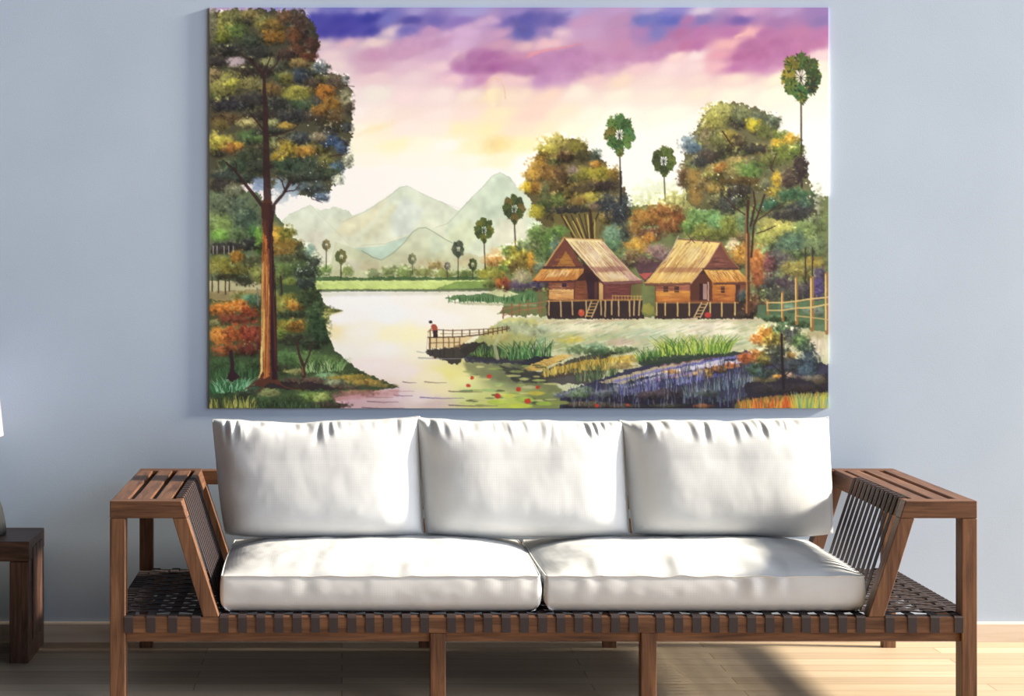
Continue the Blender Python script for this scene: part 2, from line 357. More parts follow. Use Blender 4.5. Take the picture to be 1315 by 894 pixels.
# ---------------------------------------------------------------- the watercolour on the canvas
PX0, PY0, PW, PH, SS = 268.0, 8.0, 799, 518, 2
def paint_landscape():
    rng = np.random.default_rng(7)
    W, H = PW*SS, PH*SS
    P = np.ones((H, W, 3), np.float32)
    yy, xx = np.mgrid[0:H, 0:W].astype(np.float32)
    X = xx/SS + PX0; Y = yy/SS + PY0
    def vnoise(cell):
        gw, gh = int(PW/cell)+3, int(PH/cell)+3
        g = rng.random((gh, gw)).astype(np.float32)
        u = (X-PX0)/cell; v = (Y-PY0)/cell
        i = u.astype(int); j = v.astype(int); fu = u-i; fv = v-j
        fu = fu*fu*(3-2*fu); fv = fv*fv*(3-2*fv)
        return (g[j,i]*(1-fu)+g[j,i+1]*fu)*(1-fv)+(g[j+1,i]*(1-fu)+g[j+1,i+1]*fu)*fv
    NB = vnoise(60)*.6+vnoise(25)*.4
    NM = vnoise(14)*.6+vnoise(6)*.4
    NF = vnoise(4.5)*.55+vnoise(2.2)*.45
    NG = vnoise(4.0)*.55+vnoise(2.0)*.45
    def C(c): return np.array(c, np.float32)/255.
    def box(x0, y0, x1, y1):
        a = max(0, int((x0-PX0)*SS)); b = min(W, int((x1-PX0)*SS)+2)
        c = max(0, int((y0-PY0)*SS)); d = min(H, int((y1-PY0)*SS)+2)
        if b <= a or d <= c: return None
        return (slice(c, d), slice(a, b))
    def sm(a, b, x):
        t = np.clip((x-a)/(b-a), 0, 1); return t*t*(3-2*t)
    def mix(s, m, col, var=.10):
        v = 1+(NM[s]-.5)[..., None]*var*2
        P[s] = P[s]*(1-m[..., None])+np.clip(col*v, 0, 1)*m[..., None]
    def blob(cx, cy, rx, ry, col, a=1., soft=.3, rough=.35, rot=0., var=.10, n=None):
        R = max(rx, ry)*(1+rough+soft)
        s = box(cx-R, cy-R, cx+R, cy+R)
        if s is None: return
        dx = X[s]-cx; dy = Y[s]-cy
        c_, s_ = math.cos(rot), math.sin(rot)
        u = (dx*c_+dy*s_)/rx; v = (-dx*s_+dy*c_)/ry
        nn = (NF if n is None else n)[s]
        d = np.sqrt(u*u+v*v)+(nn-.5)*2*rough
        mix(s, a*(1-sm(1-soft, 1+soft*.2, d)), C(col), var)
    def poly(pts, col, a=1., rough=0., col2=None, var=.10, soft=0.):
        xs = [p[0] for p in pts]; ys = [p[1] for p in pts]
        s = box(min(xs)-rough-2, min(ys)-rough-2, max(xs)+rough+2, max(ys)+rough+2)
        if s is None: return
        x = X[s]+(NF[s]-.5)*2*rough; y = Y[s]+(NG[s]-.5)*2*rough
        ins = np.zeros(x.shape, bool); k = len(pts)
        for i in range(k):
            ax, ay = pts[i]; bx, by = pts[(i+1) % k]
            if ay == by: continue
            c = ((ay > y) != (by > y)) & (x < (bx-ax)*(y-ay)/(by-ay)+ax)
            ins ^= c
        m = ins.astype(np.float32)*a
        if soft > 0:
            r = int(soft*SS)
            for _ in range(2):
                for ax_ in (0, 1):
                    acc = np.zeros_like(m)
                    for q in range(-r, r+1): acc += np.roll(m, q, ax_)
                    m = acc/(2*r+1)
        cc = C(col)
        if col2 is not None:
            t = np.clip((Y[s]-min(ys))/(max(ys)-min(ys)+1e-6), 0, 1)[..., None]
            cc = cc*(1-t)+C(col2)*t
        mix(s, m, cc, var)
    def line(pts, w0, w1, col, a=1., wob=.3):
        n = len(pts)-1
        xs = [p[0] for p in pts]; ys = [p[1] for p in pts]; w = max(w0, w1)+1
        s = box(min(xs)-w, min(ys)-w, max(xs)+w, max(ys)+w)
        if s is None: return
        x = X[s]+(NF[s]-.5)*wob*2; y = Y[s]+(NG[s]-.5)*wob*2
        m = np.zeros(x.shape, np.float32)
        for i in range(n):
            ax, ay = pts[i]; bx, by = pts[i+1]
            L = (bx-ax)**2+(by-ay)**2+1e-9
            t = np.clip(((x-ax)*(bx-ax)+(y-ay)*(by-ay))/L, 0, 1)
            d = np.hypot(x-ax-t*(bx-ax), y-ay-t*(by-ay))
            ww = (w0+(w1-w0)*(i+t)/n)/2
            m = np.maximum(m, np.clip((ww-d)*SS*.8+.5, 0, 1))
        mix(s, m*a, C(col), .06)
    def dab(cx, cy, r, e, rot, c, a):
        s = box(cx-r, cy-r, cx+r, cy+r)
        if s is None: return
        dx = X[s]-cx; dy = Y[s]-cy
        c_, s_ = math.cos(rot), math.sin(rot)
        d = np.sqrt(((dx*c_+dy*s_)/r)**2+((-dx*s_+dy*c_)/(r*e))**2)
        m = np.clip((1-d)*r*SS*.6, 0, 1)*a
        P[s] = P[s]*(1-m[..., None])+c*m[..., None]
    def leafy(cx, cy, rx, ry, ct):                       # brush texture inside one puff of leaves
        s = box(cx-rx*1.3, cy-ry*1.3, cx+rx*1.3, cy+ry*1.3)
        if s is None: return
        u = (X[s]-cx)/rx; v = (Y[s]-cy)/ry
        m = (1-sm(.55, 1.25, np.sqrt(u*u+v*v)+(NM[s]-.5)*.6))
        g = 1-ct*(.75*v+.35*u)*1.0+(NF[s]-.5)*1.7*ct+np.where(NG[s] > .62, -.5*ct, 0)
        P[s] = np.clip(P[s]*(1+(g-1)*m)[..., None], 0, 1)
    def clump(cx, cy, rx, ry, col, dens=1., size=1.9, base=.9, rough=.45, ct=.30):
        g = sum(col)/3.; vivid = max(col)-min(col)
        k = .26 if g < 190 else .08
        if 205 < max(col) and col[0] > col[2]+120: k = .16
        col = [q*(1-k)+o*k for q, o in zip(col, (84, 82, 46))]
        rx *= 1.12; ry *= 1.14
        blob(cx, cy, rx, ry, col, base, .55, rough, var=.22)
        leafy(cx, cy, rx, ry, ct)
        col = C(col)
        for _ in range(int(rx*ry*.24*dens)+3):
            t = rng.random()*6.283; q = rng.random()**.5*1.08
            u = q*math.cos(t); v = q*math.sin(t)
            sh = -.55*v-.35*u+rng.normal()*.45
            c = col*(1+ct*sh)
            if sh > .3: c = c+np.array([.05, .045, -.01], np.float32)*sh
            if sh < -.5: c = c*.8+np.array([.0, .0, .02], np.float32)
            dab(cx+u*rx, cy+v*ry, size*(.5+rng.random()*.75), .45+.4*rng.random(), rng.random()*3.14, np.clip(c, 0, 1).astype(np.float32), .22+.34*rng.random())
    def clumps(L, **k):
        for c in L: clump(*c[:4], c[4], **k)
    def fill(pts, cols, n, r0=6, r1=11):                  # undergrowth of mixed puffs inside an outline
        k = len(pts); xs = [q[0] for q in pts]; ys = [q[1] for q in pts]; c = 0
        while c < n:
            x = min(xs)+(max(xs)-min(xs))*rng.random(); y = min(ys)+(max(ys)-min(ys))*rng.random(); ins = False
            for i in range(k):
                ax, ay = pts[i]; bx, by = pts[(i+1) % k]
                if (ay > y) != (by > y) and x < (bx-ax)*(y-ay)/(by-ay)+ax: ins = not ins
            if not ins: continue
            c += 1; r = r0+(r1-r0)*rng.random()
            clump(x, y, r*1.25, r*.8, cols[int(rng.random()*len(cols))], ct=.4)
    def grass(x0, x1, y0, y1, h, n, cols, lean=.3, w=1.1):
        for _ in range(n):
            t = rng.random(); x = x0+(x1-x0)*t; y = y0+(y1-y0)*t+rng.normal()*1.2
            hh = h*(.5+.7*rng.random()); l = (lean*(rng.random()*2-1)+(t-.5)*lean)*hh
            c = cols[int(rng.random()*len(cols))]
            line([(x, y), (x+l*.35, y-hh*.6), (x+l, y-hh)], w, .4, c, .85, .1)
    def dots(n, x0, y0, x1, y1, col, r=.8, a=.9):
        for _ in range(n):
            dab(x0+(x1-x0)*rng.random(), y0+(y1-y0)*rng.random(), r*(.7+.8*rng.random()), .8, 0, C(col), a)
    def hatch(pts0, pts1, n, cols, w=.8, a=.5, jit=2.):       # streaks running from one edge to the other
        for _ in range(n):
            t = rng.random()
            x0 = pts0[0][0]+(pts0[1][0]-pts0[0][0])*t; y0 = pts0[0][1]+(pts0[1][1]-pts0[0][1])*t
            x1 = pts1[0][0]+(pts1[1][0]-pts1[0][0])*t; y1 = pts1[0][1]+(pts1[1][1]-pts1[0][1])*t
            a0 = rng.random()*.6; b0 = a0+.2+.3*rng.random()
            b0 = min(b0, 1)
            line([(x0+(x1-x0)*a0+rng.normal()*.5, y0+(y1-y0)*a0), (x0+(x1-x0)*b0+rng.normal()*.5, y0+(y1-y0)*b0)], w, w*.5, cols[int(rng.random()*len(cols))], a, .2)
    # ---- sky: washes of colour interpolated between pools
    sky = '''12 270 170 150 190 400 150 150 200 430 112 112 190 470 145 140 200 530 150 142 202 600 150 145 205 660 140 125 190 740 160 150 205 800 172 142 192 840 160 150 200 870 130 125 200 900 190 180 210 960 187 147 190 1010 165 140 190 1055 140 115 175
25 270 160 140 180 410 75 75 170 440 62 62 165 470 52 57 160 495 110 110 190 525 80 75 162 560 108 98 178 590 130 110 185 620 172 142 190 650 108 98 175 680 86 86 168 720 110 100 175 750 180 140 185 800 170 130 175 830 110 115 185 860 88 98 188 880 160 110 165 900 120 110 175 950 110 90 165 1000 150 110 165 1055 130 110 170
40 420 72 67 168 445 67 62 168 460 85 80 175 475 62 62 163 500 205 185 202 520 108 102 183 550 180 140 185 600 197 162 206 640 186 146 186 665 98 98 174 680 92 92 174 700 140 120 180 720 210 178 200 750 180 145 190 800 175 130 175 830 160 120 175 845 115 115 185 870 165 105 155 900 170 110 165 940 170 110 165 965 222 165 172 985 165 105 160 1030 175 115 160 1060 170 112 165
55 420 208 184 198 450 212 175 193 480 220 195 198 520 190 150 190 560 185 145 190 590 197 162 206 640 190 145 175 670 210 172 184 700 220 178 190 750 185 140 180 800 180 130 170 850 175 120 165 880 175 108 155 900 170 105 160 940 220 165 172 965 165 105 155 1000 165 105 155 1050 180 120 165
70 430 220 195 205 480 190 145 180 520 192 150 186 560 197 158 197 588 218 188 207 605 170 120 170 630 164 104 160 660 185 130 170 690 180 130 175 720 175 125 175 760 180 130 175 800 178 125 170 840 180 130 175 870 230 200 200 900 226 208 212 930 212 150 170 955 165 100 150 980 170 105 155 1010 175 115 165 1030 185 120 165 1058 220 195 203
85 430 222 200 205 480 198 158 187 520 210 176 200 560 222 192 206 585 186 132 186 610 164 108 164 640 158 92 154 670 178 130 180 700 174 128 180 740 180 130 180 780 202 162 192 820 222 186 195 860 228 203 208 900 222 198 202 930 220 170 183 950 175 110 165 980 180 120 170 1000 190 140 180 1050 232 222 210
100 430 222 208 212 480 222 192 202 530 222 197 207 580 226 190 204 600 197 152 192 620 188 134 178 640 226 188 190 660 224 190 196 690 180 135 185 720 192 152 192 760 222 188 192 800 228 204 188 850 224 204 203 900 223 199 198 950 228 208 197 1000 230 223 202 1050 233 230 212
120 440 228 213 218 480 226 220 214 520 232 207 212 560 230 213 212 600 230 213 203 636 232 216 180 660 230 208 193 700 232 202 188 740 230 220 208 800 228 223 208 850 224 214 204 900 226 213 198 950 230 223 208 1000 228 230 213 1050 230 233 220
145 450 232 223 222 480 232 218 212 520 228 208 203 560 232 213 212 600 232 208 202 640 234 218 182 680 233 198 188 720 230 216 193 760 228 228 213 800 230 233 220 860 230 230 216 1050 230 234 223
165 460 235 230 212 480 236 222 196 520 232 216 212 560 232 218 208 590 234 220 178 625 236 220 172 660 233 208 188 700 233 218 188 740 233 230 208 780 230 234 223 870 230 234 226 1050 228 236 230
185 460 233 228 203 500 236 226 186 540 230 230 208 570 228 232 223 605 236 222 182 635 234 213 156 670 235 223 172 700 232 232 213 800 230 238 236 1050 228 237 233
205 470 230 234 213 520 228 233 218 560 226 230 218 600 228 230 216 640 233 223 192 680 230 236 233 800 232 238 238 1050 232 238 238
225 450 228 234 238 500 228 233 240 560 226 230 238 620 230 236 242 700 230 238 240 850 230 238 240 1050 230 238 238
265 400 228 233 240 600 228 233 240 800 228 235 236 1050 225 232 228'''
    pts = []
    for ln in sky.split('\n'):
        v = [float(q) for q in ln.split()]
        for i in range(1, len(v), 4): pts.append((v[i], v[0], v[i+1], v[i+2], v[i+3]))
    s = box(268, 8, 1067, 300)
    q = slice(s[0].start, s[0].stop, 2), slice(s[1].start, s[1].stop, 2)
    nx = X[q]+(NB[q]-.5)*24+(NM[q]-.5)*5; ny = Y[q]+(np.roll(NB, 211, 1)[q]-.5)*9+(np.roll(NM, 97, 1)[q]-.5)*4
    acc = np.zeros(nx.shape+(3,), np.float32); wt = np.zeros(nx.shape, np.float32)
    for (a, b, r, g, bl) in pts:
        w = 1/(((nx-a)/2.1)**2+(ny-b+.17*(nx-a))**2+10)**1.7
        acc += w[..., None]*C((r, g, bl)); wt += w
    acc /= wt[..., None]
    acc *= 1+.055*sm(90, 200, Y[q])[..., None]+.02
    acc = np.repeat(np.repeat(acc, 2, 0), 2, 1)[:P[s].shape[0], :P[s].shape[1]]
    P[s] = acc
    # crisp wet edges of the clouds, and the tall pale sun
    for (a, col, al) in (([(575, 82), (590, 68), (612, 60), (640, 62), (662, 74), (690, 78), (700, 92), (672, 98), (645, 92), (612, 96), (590, 92)], (158, 98, 158), .45),
                      ([(470, 66), (500, 54), (540, 46), (590, 40), (560, 62), (520, 74), (480, 80)], (186, 138, 178), .4),
                      ([(680, 72), (700, 64), (750, 56), (760, 68), (800, 74), (860, 60), (870, 66), (800, 88), (740, 102), (700, 106), (682, 92)], (172, 122, 174), .45),
                      ([(945, 62), (975, 50), (1010, 48), (1062, 46), (1062, 58), (1035, 70), (1005, 86), (970, 84), (948, 78)], (168, 104, 156), .4),
                      ([(395, 20), (430, 14), (470, 22), (488, 18), (476, 46), (460, 42), (440, 54), (412, 52)], (60, 58, 160), .25),
                      ([(655, 22), (680, 16), (740, 14), (712, 30), (684, 36), (674, 50), (664, 36)], (88, 86, 168), .5),
                      ([(812, 20), (860, 14), (884, 16), (868, 28), (840, 38), (820, 32)], (96, 104, 186), .45)):
        poly(a, col, al, 3., var=.1, soft=2.5)
    poly([(546, 47), (580, 36), (632, 19), (646, 26), (600, 36), (566, 48)], (205, 172, 212), .4, 2, soft=2)
    poly([(676, 74), (698, 66), (748, 56), (752, 54), (700, 62), (680, 66)], (214, 140, 150), .7, 1, soft=.6)
    poly([(944, 46), (962, 38), (964, 36), (962, 42), (946, 49)], (230, 178, 178), .7, 1, soft=.8)
    blob(636, 121, 12, 20, (236, 218, 184), .5, .6, .1)
    line([(625, 112), (628, 103), (636, 99), (645, 103), (649, 114), (650, 126)], 1.2, 1.6, (222, 182, 140), .55)
    blob(640, 183, 26, 14, (234, 208, 140), .5, .8, .3); blob(480, 165, 30, 6, (238, 218, 168), .4, .8, .4, -.3)
    # ---- lake
    s = box(268, 365, 1067, 526)
    lake = [(400, 380, 222, 224, 222), (440, 385, 226, 230, 240), (480, 385, 224, 230, 242), (530, 380, 226, 228, 226), (580, 390, 226, 224, 210), (640, 392, 224, 220, 198), (440, 410, 226, 228, 232), (500, 405, 222, 230, 244), (560, 410, 228, 228, 230), (620, 405, 228, 226, 214),
            (430, 425, 224, 212, 165), (470, 428, 226, 226, 220), (500, 430, 232, 228, 190), (530, 430, 234, 230, 186), (440, 450, 222, 222, 216), (500, 450, 226, 226, 226), (545, 450, 230, 226, 200), (480, 470, 226, 214, 214), (520, 478, 228, 214, 212), (550, 485, 232, 222, 186), (570, 480, 226, 218, 130), (590, 490, 230, 226, 150), (560, 500, 234, 220, 170), (600, 505, 206, 216, 140), (540, 510, 224, 206, 206), (500, 508, 216, 190, 200), (450, 515, 196, 158, 168), (480, 520, 196, 164, 168), (560, 520, 204, 180, 176), (620, 515, 196, 200, 120), (650, 520, 180, 196, 90), (430, 505, 188, 140, 130), (600, 465, 200, 196, 130), (660, 490, 130, 140, 100), (700, 515, 120, 130, 80)]
    nx = X[s]+(NB[s]-.5)*30; ny = Y[s]+(NM[s]-.5)*8
    acc = np.zeros(nx.shape+(3,), np.float32); wt = np.zeros(nx.shape, np.float32)
    for (a, b, r, g, bl) in lake:
        w = 1/(((nx-a)/2.2)**2+(ny-b)**2+20)**1.7
        acc += w[..., None]*C((r, g, bl)); wt += w
    P[s] = acc/wt[..., None]*1.045
    # ---- mountains
    gray = (150, 164, 150)
    poly([(340, 370), (345, 300), (372, 274), (398, 263), (412, 270), (430, 265), (446, 270), (470, 290), (500, 330), (500, 370)], (208, 222, 202), .95, 1.5, (206, 208, 180))
    poly([(425, 280), (440, 282), (470, 270), (500, 250), (512, 240), (522, 238), (540, 247), (570, 260), (600, 276), (640, 330), (640, 370), (420, 370)], (206, 222, 202), .95, 1.2, (214, 216, 186))
    poly([(440, 284), (472, 272), (500, 252), (492, 268), (470, 292), (450, 305), (430, 300)], (214, 206, 168), .55, 3, soft=2)
    poly([(505, 270), (520, 250), (545, 270), (530, 300), (505, 305)], (205, 220, 218), .6, 3, soft=2)
    poly([(465, 306), (500, 262), (512, 262), (490, 300), (470, 312)], (206, 208, 170), .5, 3, soft=2)
    poly([(575, 285), (592, 268), (620, 240), (632, 226), (643, 221), (655, 227), (664, 240), (690, 250), (700, 300), (680, 370), (560, 370)], (196, 216, 196), .97, 1., (206, 218, 190))
    poly([(620, 262), (640, 232), (660, 246), (668, 270), (650, 300), (610, 310)], (184, 208, 186), .5, 4, soft=3)
    poly([(578, 295), (600, 282), (620, 300), (590, 330), (570, 310)], (208, 222, 180), .6, 3, soft=2)
    poly([(640, 290), (652, 288), (668, 300), (650, 330), (610, 335), (625, 310)], (212, 220, 196), .6, 2, soft=1.5)
    poly([(440, 320), (465, 318), (490, 316), (523, 304), (515, 318), (490, 334), (470, 326)], (176, 206, 190), .85, 1.5, soft=.8)
    poly([(430, 310), (465, 322), (490, 335), (512, 318), (530, 297), (545, 292), (560, 300), (582, 312), (600, 325), (640, 335), (640, 365), (420, 365)], (198, 210, 184), .9, 1., (182, 188, 146))
    poly([(550, 300), (566, 304), (576, 318), (555, 326)], (204, 222, 198), .7, 2, soft=1.5)
    line([(465, 322), (478, 330), (490, 334), (505, 325), (520, 311), (530, 298), (538, 293), (547, 292), (558, 298), (572, 307), (582, 312)], 1.0, .9, (120, 140, 122), .75)
    line([(560, 292), (575, 287), (590, 272), (606, 254), (622, 238), (632, 226), (643, 221), (656, 228), (664, 238)], .8, .8, (160, 178, 160), .7)
    line([(440, 285), (470, 271), (500, 252), (513, 241), (523, 238), (540, 247), (566, 259), (592, 268)], .8, .7, gray, .45)
    line([(465, 315), (495, 313), (524, 304)], .7, .5, (140, 160, 140), .5)
    line([(372, 275), (398, 263), (415, 280), (440, 305), (455, 320)], .8, .6, (180, 190, 170), .5)
    for (x, y, rx, ry, c) in ((405, 305, 16, 12, (196, 192, 178)), (475, 342, 22, 9, (172, 160, 132)), (530, 335, 20, 10, (196, 188, 160)), (560, 340, 30, 9, (180, 164, 122)), (450, 340, 16, 12, (206, 206, 190)), (600, 335, 20, 10, (196, 180, 136)), (640, 325, 16, 10, (210, 160, 90))):
        blob(x, y, rx, ry, c, .6, .7, .4)
    # hedge, meadow, far shore
    clumps([(410, 348, 8, 9, (140, 170, 100)), (420, 346, 6, 8, (110, 150, 80)), (445, 348, 9, 8, (150, 175, 100)), (480, 352, 12, 6, (130, 150, 110)), (500, 350, 10, 8, (130, 150, 95)), (520, 350, 14, 9, (120, 150, 80)), (545, 350, 14, 7, (140, 150, 90)), (570, 352, 14, 7, (130, 145, 75)), (600, 352, 14, 7, (110, 140, 70)), (560, 341, 9, 5, (165, 145, 95)), (620, 352, 10, 6, (120, 145, 80))], size=1.5, ct=.2)
    poly([(400, 357), (430, 355), (460, 357), (520, 355), (560, 357), (600, 355), (640, 357), (640, 362), (400, 362)], (72, 104, 62), .9, 1.5)
    poly([(396, 361), (560, 360), (650, 360), (650, 372), (396, 373)], (200, 222, 138), 1, .8, (186, 210, 120))
    hatch([(400, 363), (640, 362)], [(420, 369), (650, 369)], 60, [(168, 200, 104), (220, 232, 160), (150, 190, 90)], .8, .5)
    poly([(560, 371), (585, 362), (610, 361), (640, 363), (650, 374), (600, 373)], (120, 150, 80), .85, 1.)
    poly([(396, 372), (450, 371.5), (560, 371.5), (640, 370), (650, 374), (560, 375), (470, 374.5), (396, 375)], (92, 108, 78), .9, .6)
    poly([(400, 375), (640, 374), (640, 378), (400, 381)], (190, 192, 170), .5, 1., soft=1)
    # ---- right bank underpainting
    blob(850, 250, 60, 26, (206, 222, 176), .6, .8, .5); blob(880, 270, 90, 26, (196, 206, 130), .8, .6, .5)
    poly([(625, 352), (660, 330), (680, 300), (720, 270), (860, 262), (1080, 250), (1080, 420), (640, 405), (650, 385), (630, 372)], (104, 114, 70), .95, 4)
    fill([(640, 360), (690, 310), (830, 300), (880, 270), (1060, 262), (1060, 395), (970, 395), (650, 385)], [(110, 132, 76), (86, 112, 74), (140, 140, 80), (96, 92, 78), (120, 96, 70), (90, 110, 100)], 110, 7, 12)
    blob(660, 300, 30, 30, (214, 218, 196), .9, .5, .4)
    poly([(570, 383), (590, 379), (625, 377), (655, 374), (680, 372), (700, 376), (700, 392), (650, 390), (600, 388)], (92, 128, 84), .95, 2)
    poly([(625, 377), (642, 371), (668, 378), (650, 382)], (206, 210, 160), .9, 1)
    grass(575, 690, 388, 386, 7, 90, [(40, 80, 50), (70, 120, 70), (150, 180, 130), (50, 90, 60)], .2)
    poly([(575, 388), (640, 390), (690, 391), (690, 394), (600, 392)], (150, 160, 120), .6, 1.)
    # ---- small palms
    def palm(cx, cy, rx, ry, base, cols, tw=1.2, tx=None, dk=(40, 52, 36), op=1.):
        tx = cx if tx is None else tx
        line([(cx, cy), (cx+(tx-cx)*.4, cy+(base-cy)*.5), (tx, base)], tw*.8, tw*1.2, (70, 60, 48), .9*op, .15)
        for k, (u, v, r) in enumerate(((0, -.62, .42), (-.5, -.45, .4), (.5, -.45, .4), (-.64, 0, .42), (.66, .02, .42), (-.5, .36, .38), (.5, .36, .38), (0, .62, .40), (.05, .9, .2))):
            c = cols[k % len(cols)]
            blob(cx+u*rx, cy+v*ry, rx*r, ry*r*.95, c, .95*op, .15, .35)
            for _ in range(int(5+rx*.9)):
                t = rng.random()*6.28; q = rng.random()**.5
                cc = C(cols[int(rng.random()*len(cols))])*(1.15 if rng.random() < .5 else .65)
                dab(cx+u*rx+q*math.cos(t)*rx*r, cy+v*ry+q*math.sin(t)*ry*r, max(.7, rx*.1), .5, t, np.clip(cc, 0, 1), .7*op)
        if rx > 9:
            for t in np.linspace(0, 6.28, 11)[:-1]:
                line([(cx, cy+1), (cx+math.cos(t)*rx*.4, cy+math.sin(t)*ry*.36)], .7, .9, dk, .9*op, .1)
                dab(cx+math.cos(t+.3)*rx*.24, cy+math.sin(t+.3)*ry*.22, max(.7, rx*.07), .7, t, C((206, 214, 196)), .5*op)
    G1 = [(70, 110, 60), (96, 130, 62), (58, 92, 50), (120, 112, 52), (74, 120, 70)]
    G2 = [(96, 112, 52), (70, 82, 42), (84, 104, 46), (56, 66, 40)]
    palm(419, 315, 5.5, 8, 345, [(140, 130, 90), (110, 110, 76)], 1.2)
    palm(438, 330, 7.5, 10, 357, [(112, 110, 66), (90, 100, 60)], 1.5)
    palm(530, 333, 5.5, 8, 352, [(128, 136, 100), (104, 116, 84)], 1)
    palm(575, 342, 4, 6, 356, [(130, 130, 118), (100, 100, 96)], .9)
    palm(589, 320, 8, 12, 358, [(94, 104, 86), (66, 80, 66), (84, 92, 78)], 1.2)
    palm(608, 340, 5.5, 9, 358, [(84, 100, 56), (60, 76, 46)], 1.2)
    clumps([(625, 352, 10, 8, (170, 170, 60)), (632, 345, 8, 6, (150, 160, 70))])
    palm(622, 295, 12, 16, 345, [(80, 96, 46), (104, 108, 44), (64, 80, 44)], 1.6, 624)
    palm(661, 268, 14, 19, 316, [(76, 92, 46), (110, 96, 52), (60, 76, 50)], 1.8, 663)
    # ---- foliage behind the huts, left slope
    clumps([(640, 335, 18, 8, (206, 150, 80)), (655, 322, 14, 8, (120, 160, 80)), (668, 325, 14, 14, (190, 180, 60)), (655, 340, 12, 10, (170, 180, 70)), (648, 345, 8, 6, (110, 150, 70)), (662, 342, 10, 10, (120, 100, 50)), (676, 335, 10, 14, (150, 130, 50)), (684, 335, 6, 16, (210, 150, 50)),
            (645, 362, 10, 10, (196, 100, 45)), (652, 366, 7, 8, (130, 55, 50)), (640, 352, 10, 7, (150, 150, 60)), (672, 355, 12, 10, (190, 180, 150)), (668, 368, 12, 7, (90, 75, 120)), (690, 366, 12, 6, (70, 60, 120)), (628, 364, 8, 5, (120, 140, 70)), (675, 315, 12, 8, (150, 180, 130)), (690, 300, 12, 14, (110, 150, 80)), (700, 325, 14, 18, (80, 112, 66)), (695, 345, 10, 12, (120, 140, 120))])
    # tree A
    poly([(676, 232), (700, 195), (715, 178), (740, 178), (760, 192), (775, 205), (792, 222), (808, 250), (812, 280), (790, 300), (720, 308), (690, 280), (676, 250)], (92, 84, 52), .95, 5)
    fill([(682, 232), (702, 198), (716, 184), (742, 186), (775, 212), (800, 250), (804, 278), (720, 284), (690, 270)], [(120, 104, 54), (86, 76, 48), (70, 62, 50), (140, 122, 58), (96, 104, 62)], 34)
    clumps([(715, 181, 19, 10, (220, 206, 106)), (706, 192, 15, 8, (192, 182, 72)), (741, 189, 15, 12, (122, 116, 46)), (700, 199, 10, 7, (125, 105, 40)), (728, 200, 12, 8, (84, 58, 46)), (750, 199, 12, 9, (66, 62, 40)), (766, 200, 9, 9, (60, 80, 75)), (690, 213, 14, 12, (196, 146, 54)), (686, 225, 13, 9, (204, 156, 66)), (706, 222, 14, 12, (146, 106, 54)), (722, 226, 12, 14, (95, 68, 46)), (738, 218, 9, 6, (160, 138, 136)), (752, 222, 12, 9, (150, 146, 54)), (774, 222, 17, 11, (178, 168, 50)), (790, 222, 9, 9, (140, 110, 46)), (766, 210, 8, 5, (206, 146, 56)), (679, 240, 9, 8, (222, 186, 44)), (690, 240, 9, 8, (172, 122, 48)), (702, 248, 9, 14, (104, 114, 78)), (716, 242, 10, 10, (96, 76, 46)), (775, 238, 20, 6, (62, 46, 56)), (750, 243, 18, 6, (80, 66, 50)), (764, 254, 19, 7, (196, 186, 74)), (745, 258, 12, 6, (152, 122, 62)), (718, 257, 14, 10, (104, 128, 66)), (700, 264, 12, 9, (72, 92, 52)), (768, 264, 16, 6, (110, 90, 84)), (782, 262, 14, 14, (52, 62, 86)), (800, 264, 12, 16, (46, 60, 82)), (796, 278, 14, 12, (42, 50, 74)), (732, 270, 28, 6, (46, 46, 60)), (690, 272, 10, 9, (186, 178, 50))])
    dots(26, 770, 250, 812, 282, (196, 206, 212), .7); dots(14, 710, 225, 770, 275, (220, 210, 170), .6)
    # trunks of tree A
    poly([(712, 275), (770, 272), (772, 308), (712, 308)], (112, 104, 62), .9, 3)
    for (x0, y0, x1, y1, w) in ((722, 276, 738, 306, 2), (735, 276, 750, 306, 1.6), (745, 275, 755, 306, 1.6), (759, 270, 762, 308, 4), (770, 274, 762, 290, 2), (728, 276, 742, 306, 1.2), (752, 275, 757, 306, 1.4)):
        line([(x0, y0), (x1, y1)], w, w*1.2, (66, 50, 36), .95)
    for (x0, y0, x1, y1) in ((725, 278, 742, 306), (742, 280, 752, 306), (756, 276, 758, 306), (765, 282, 765, 306), (737, 284, 748, 306)): line([(x0, y0), (x1, y1)], 1.4, 1., (206, 176, 90), .8)
    clumps([(718, 298, 14, 9, (110, 160, 80)), (706, 312, 9, 14, (84, 124, 62)), (788, 300, 14, 12, (120, 166, 146)), (790, 315, 10, 8, (90, 136, 110)), (806, 296, 8, 14, (50, 66, 74)), (714, 318, 8, 14, (100, 140, 130))])
    palm(797, 172, 19, 27, 262, G1, 2.0, 799)
    palm(854, 206, 15, 20, 258, G2, 1.6, 856)
    line([(799, 220), (799, 262)], 2.6, 3, (44, 40, 46), .9, .6)
    # orange bushes
    clumps([(868, 262, 26, 14, (206, 206, 130)), (840, 278, 26, 12, (188, 126, 54)), (852, 269, 18, 9, (176, 112, 60)), (872, 282, 12, 14, (140, 74, 40)), (834, 300, 22, 9, (132, 88, 76)), (862, 290, 18, 10, (160, 96, 54)), (818, 290, 12, 14, (170, 120, 60)), (820, 314, 16, 10, (210, 158, 66)), (836, 306, 10, 7, (206, 140, 60)), (848, 322, 16, 9, (168, 134, 144)), (858, 332, 14, 8, (118, 90, 112)), (830, 336, 20, 7, (96, 66, 76)), (812, 330, 9, 9, (150, 120, 90))])
    poly([(815, 340), (850, 336), (846, 360), (828, 362)], (88, 60, 72), .9, 3)
    poly([(822, 352), (840, 350), (830, 360)], (180, 90, 84), .9, 1)
    dots(20, 810, 330, 850, 350, (200, 180, 160), .6)
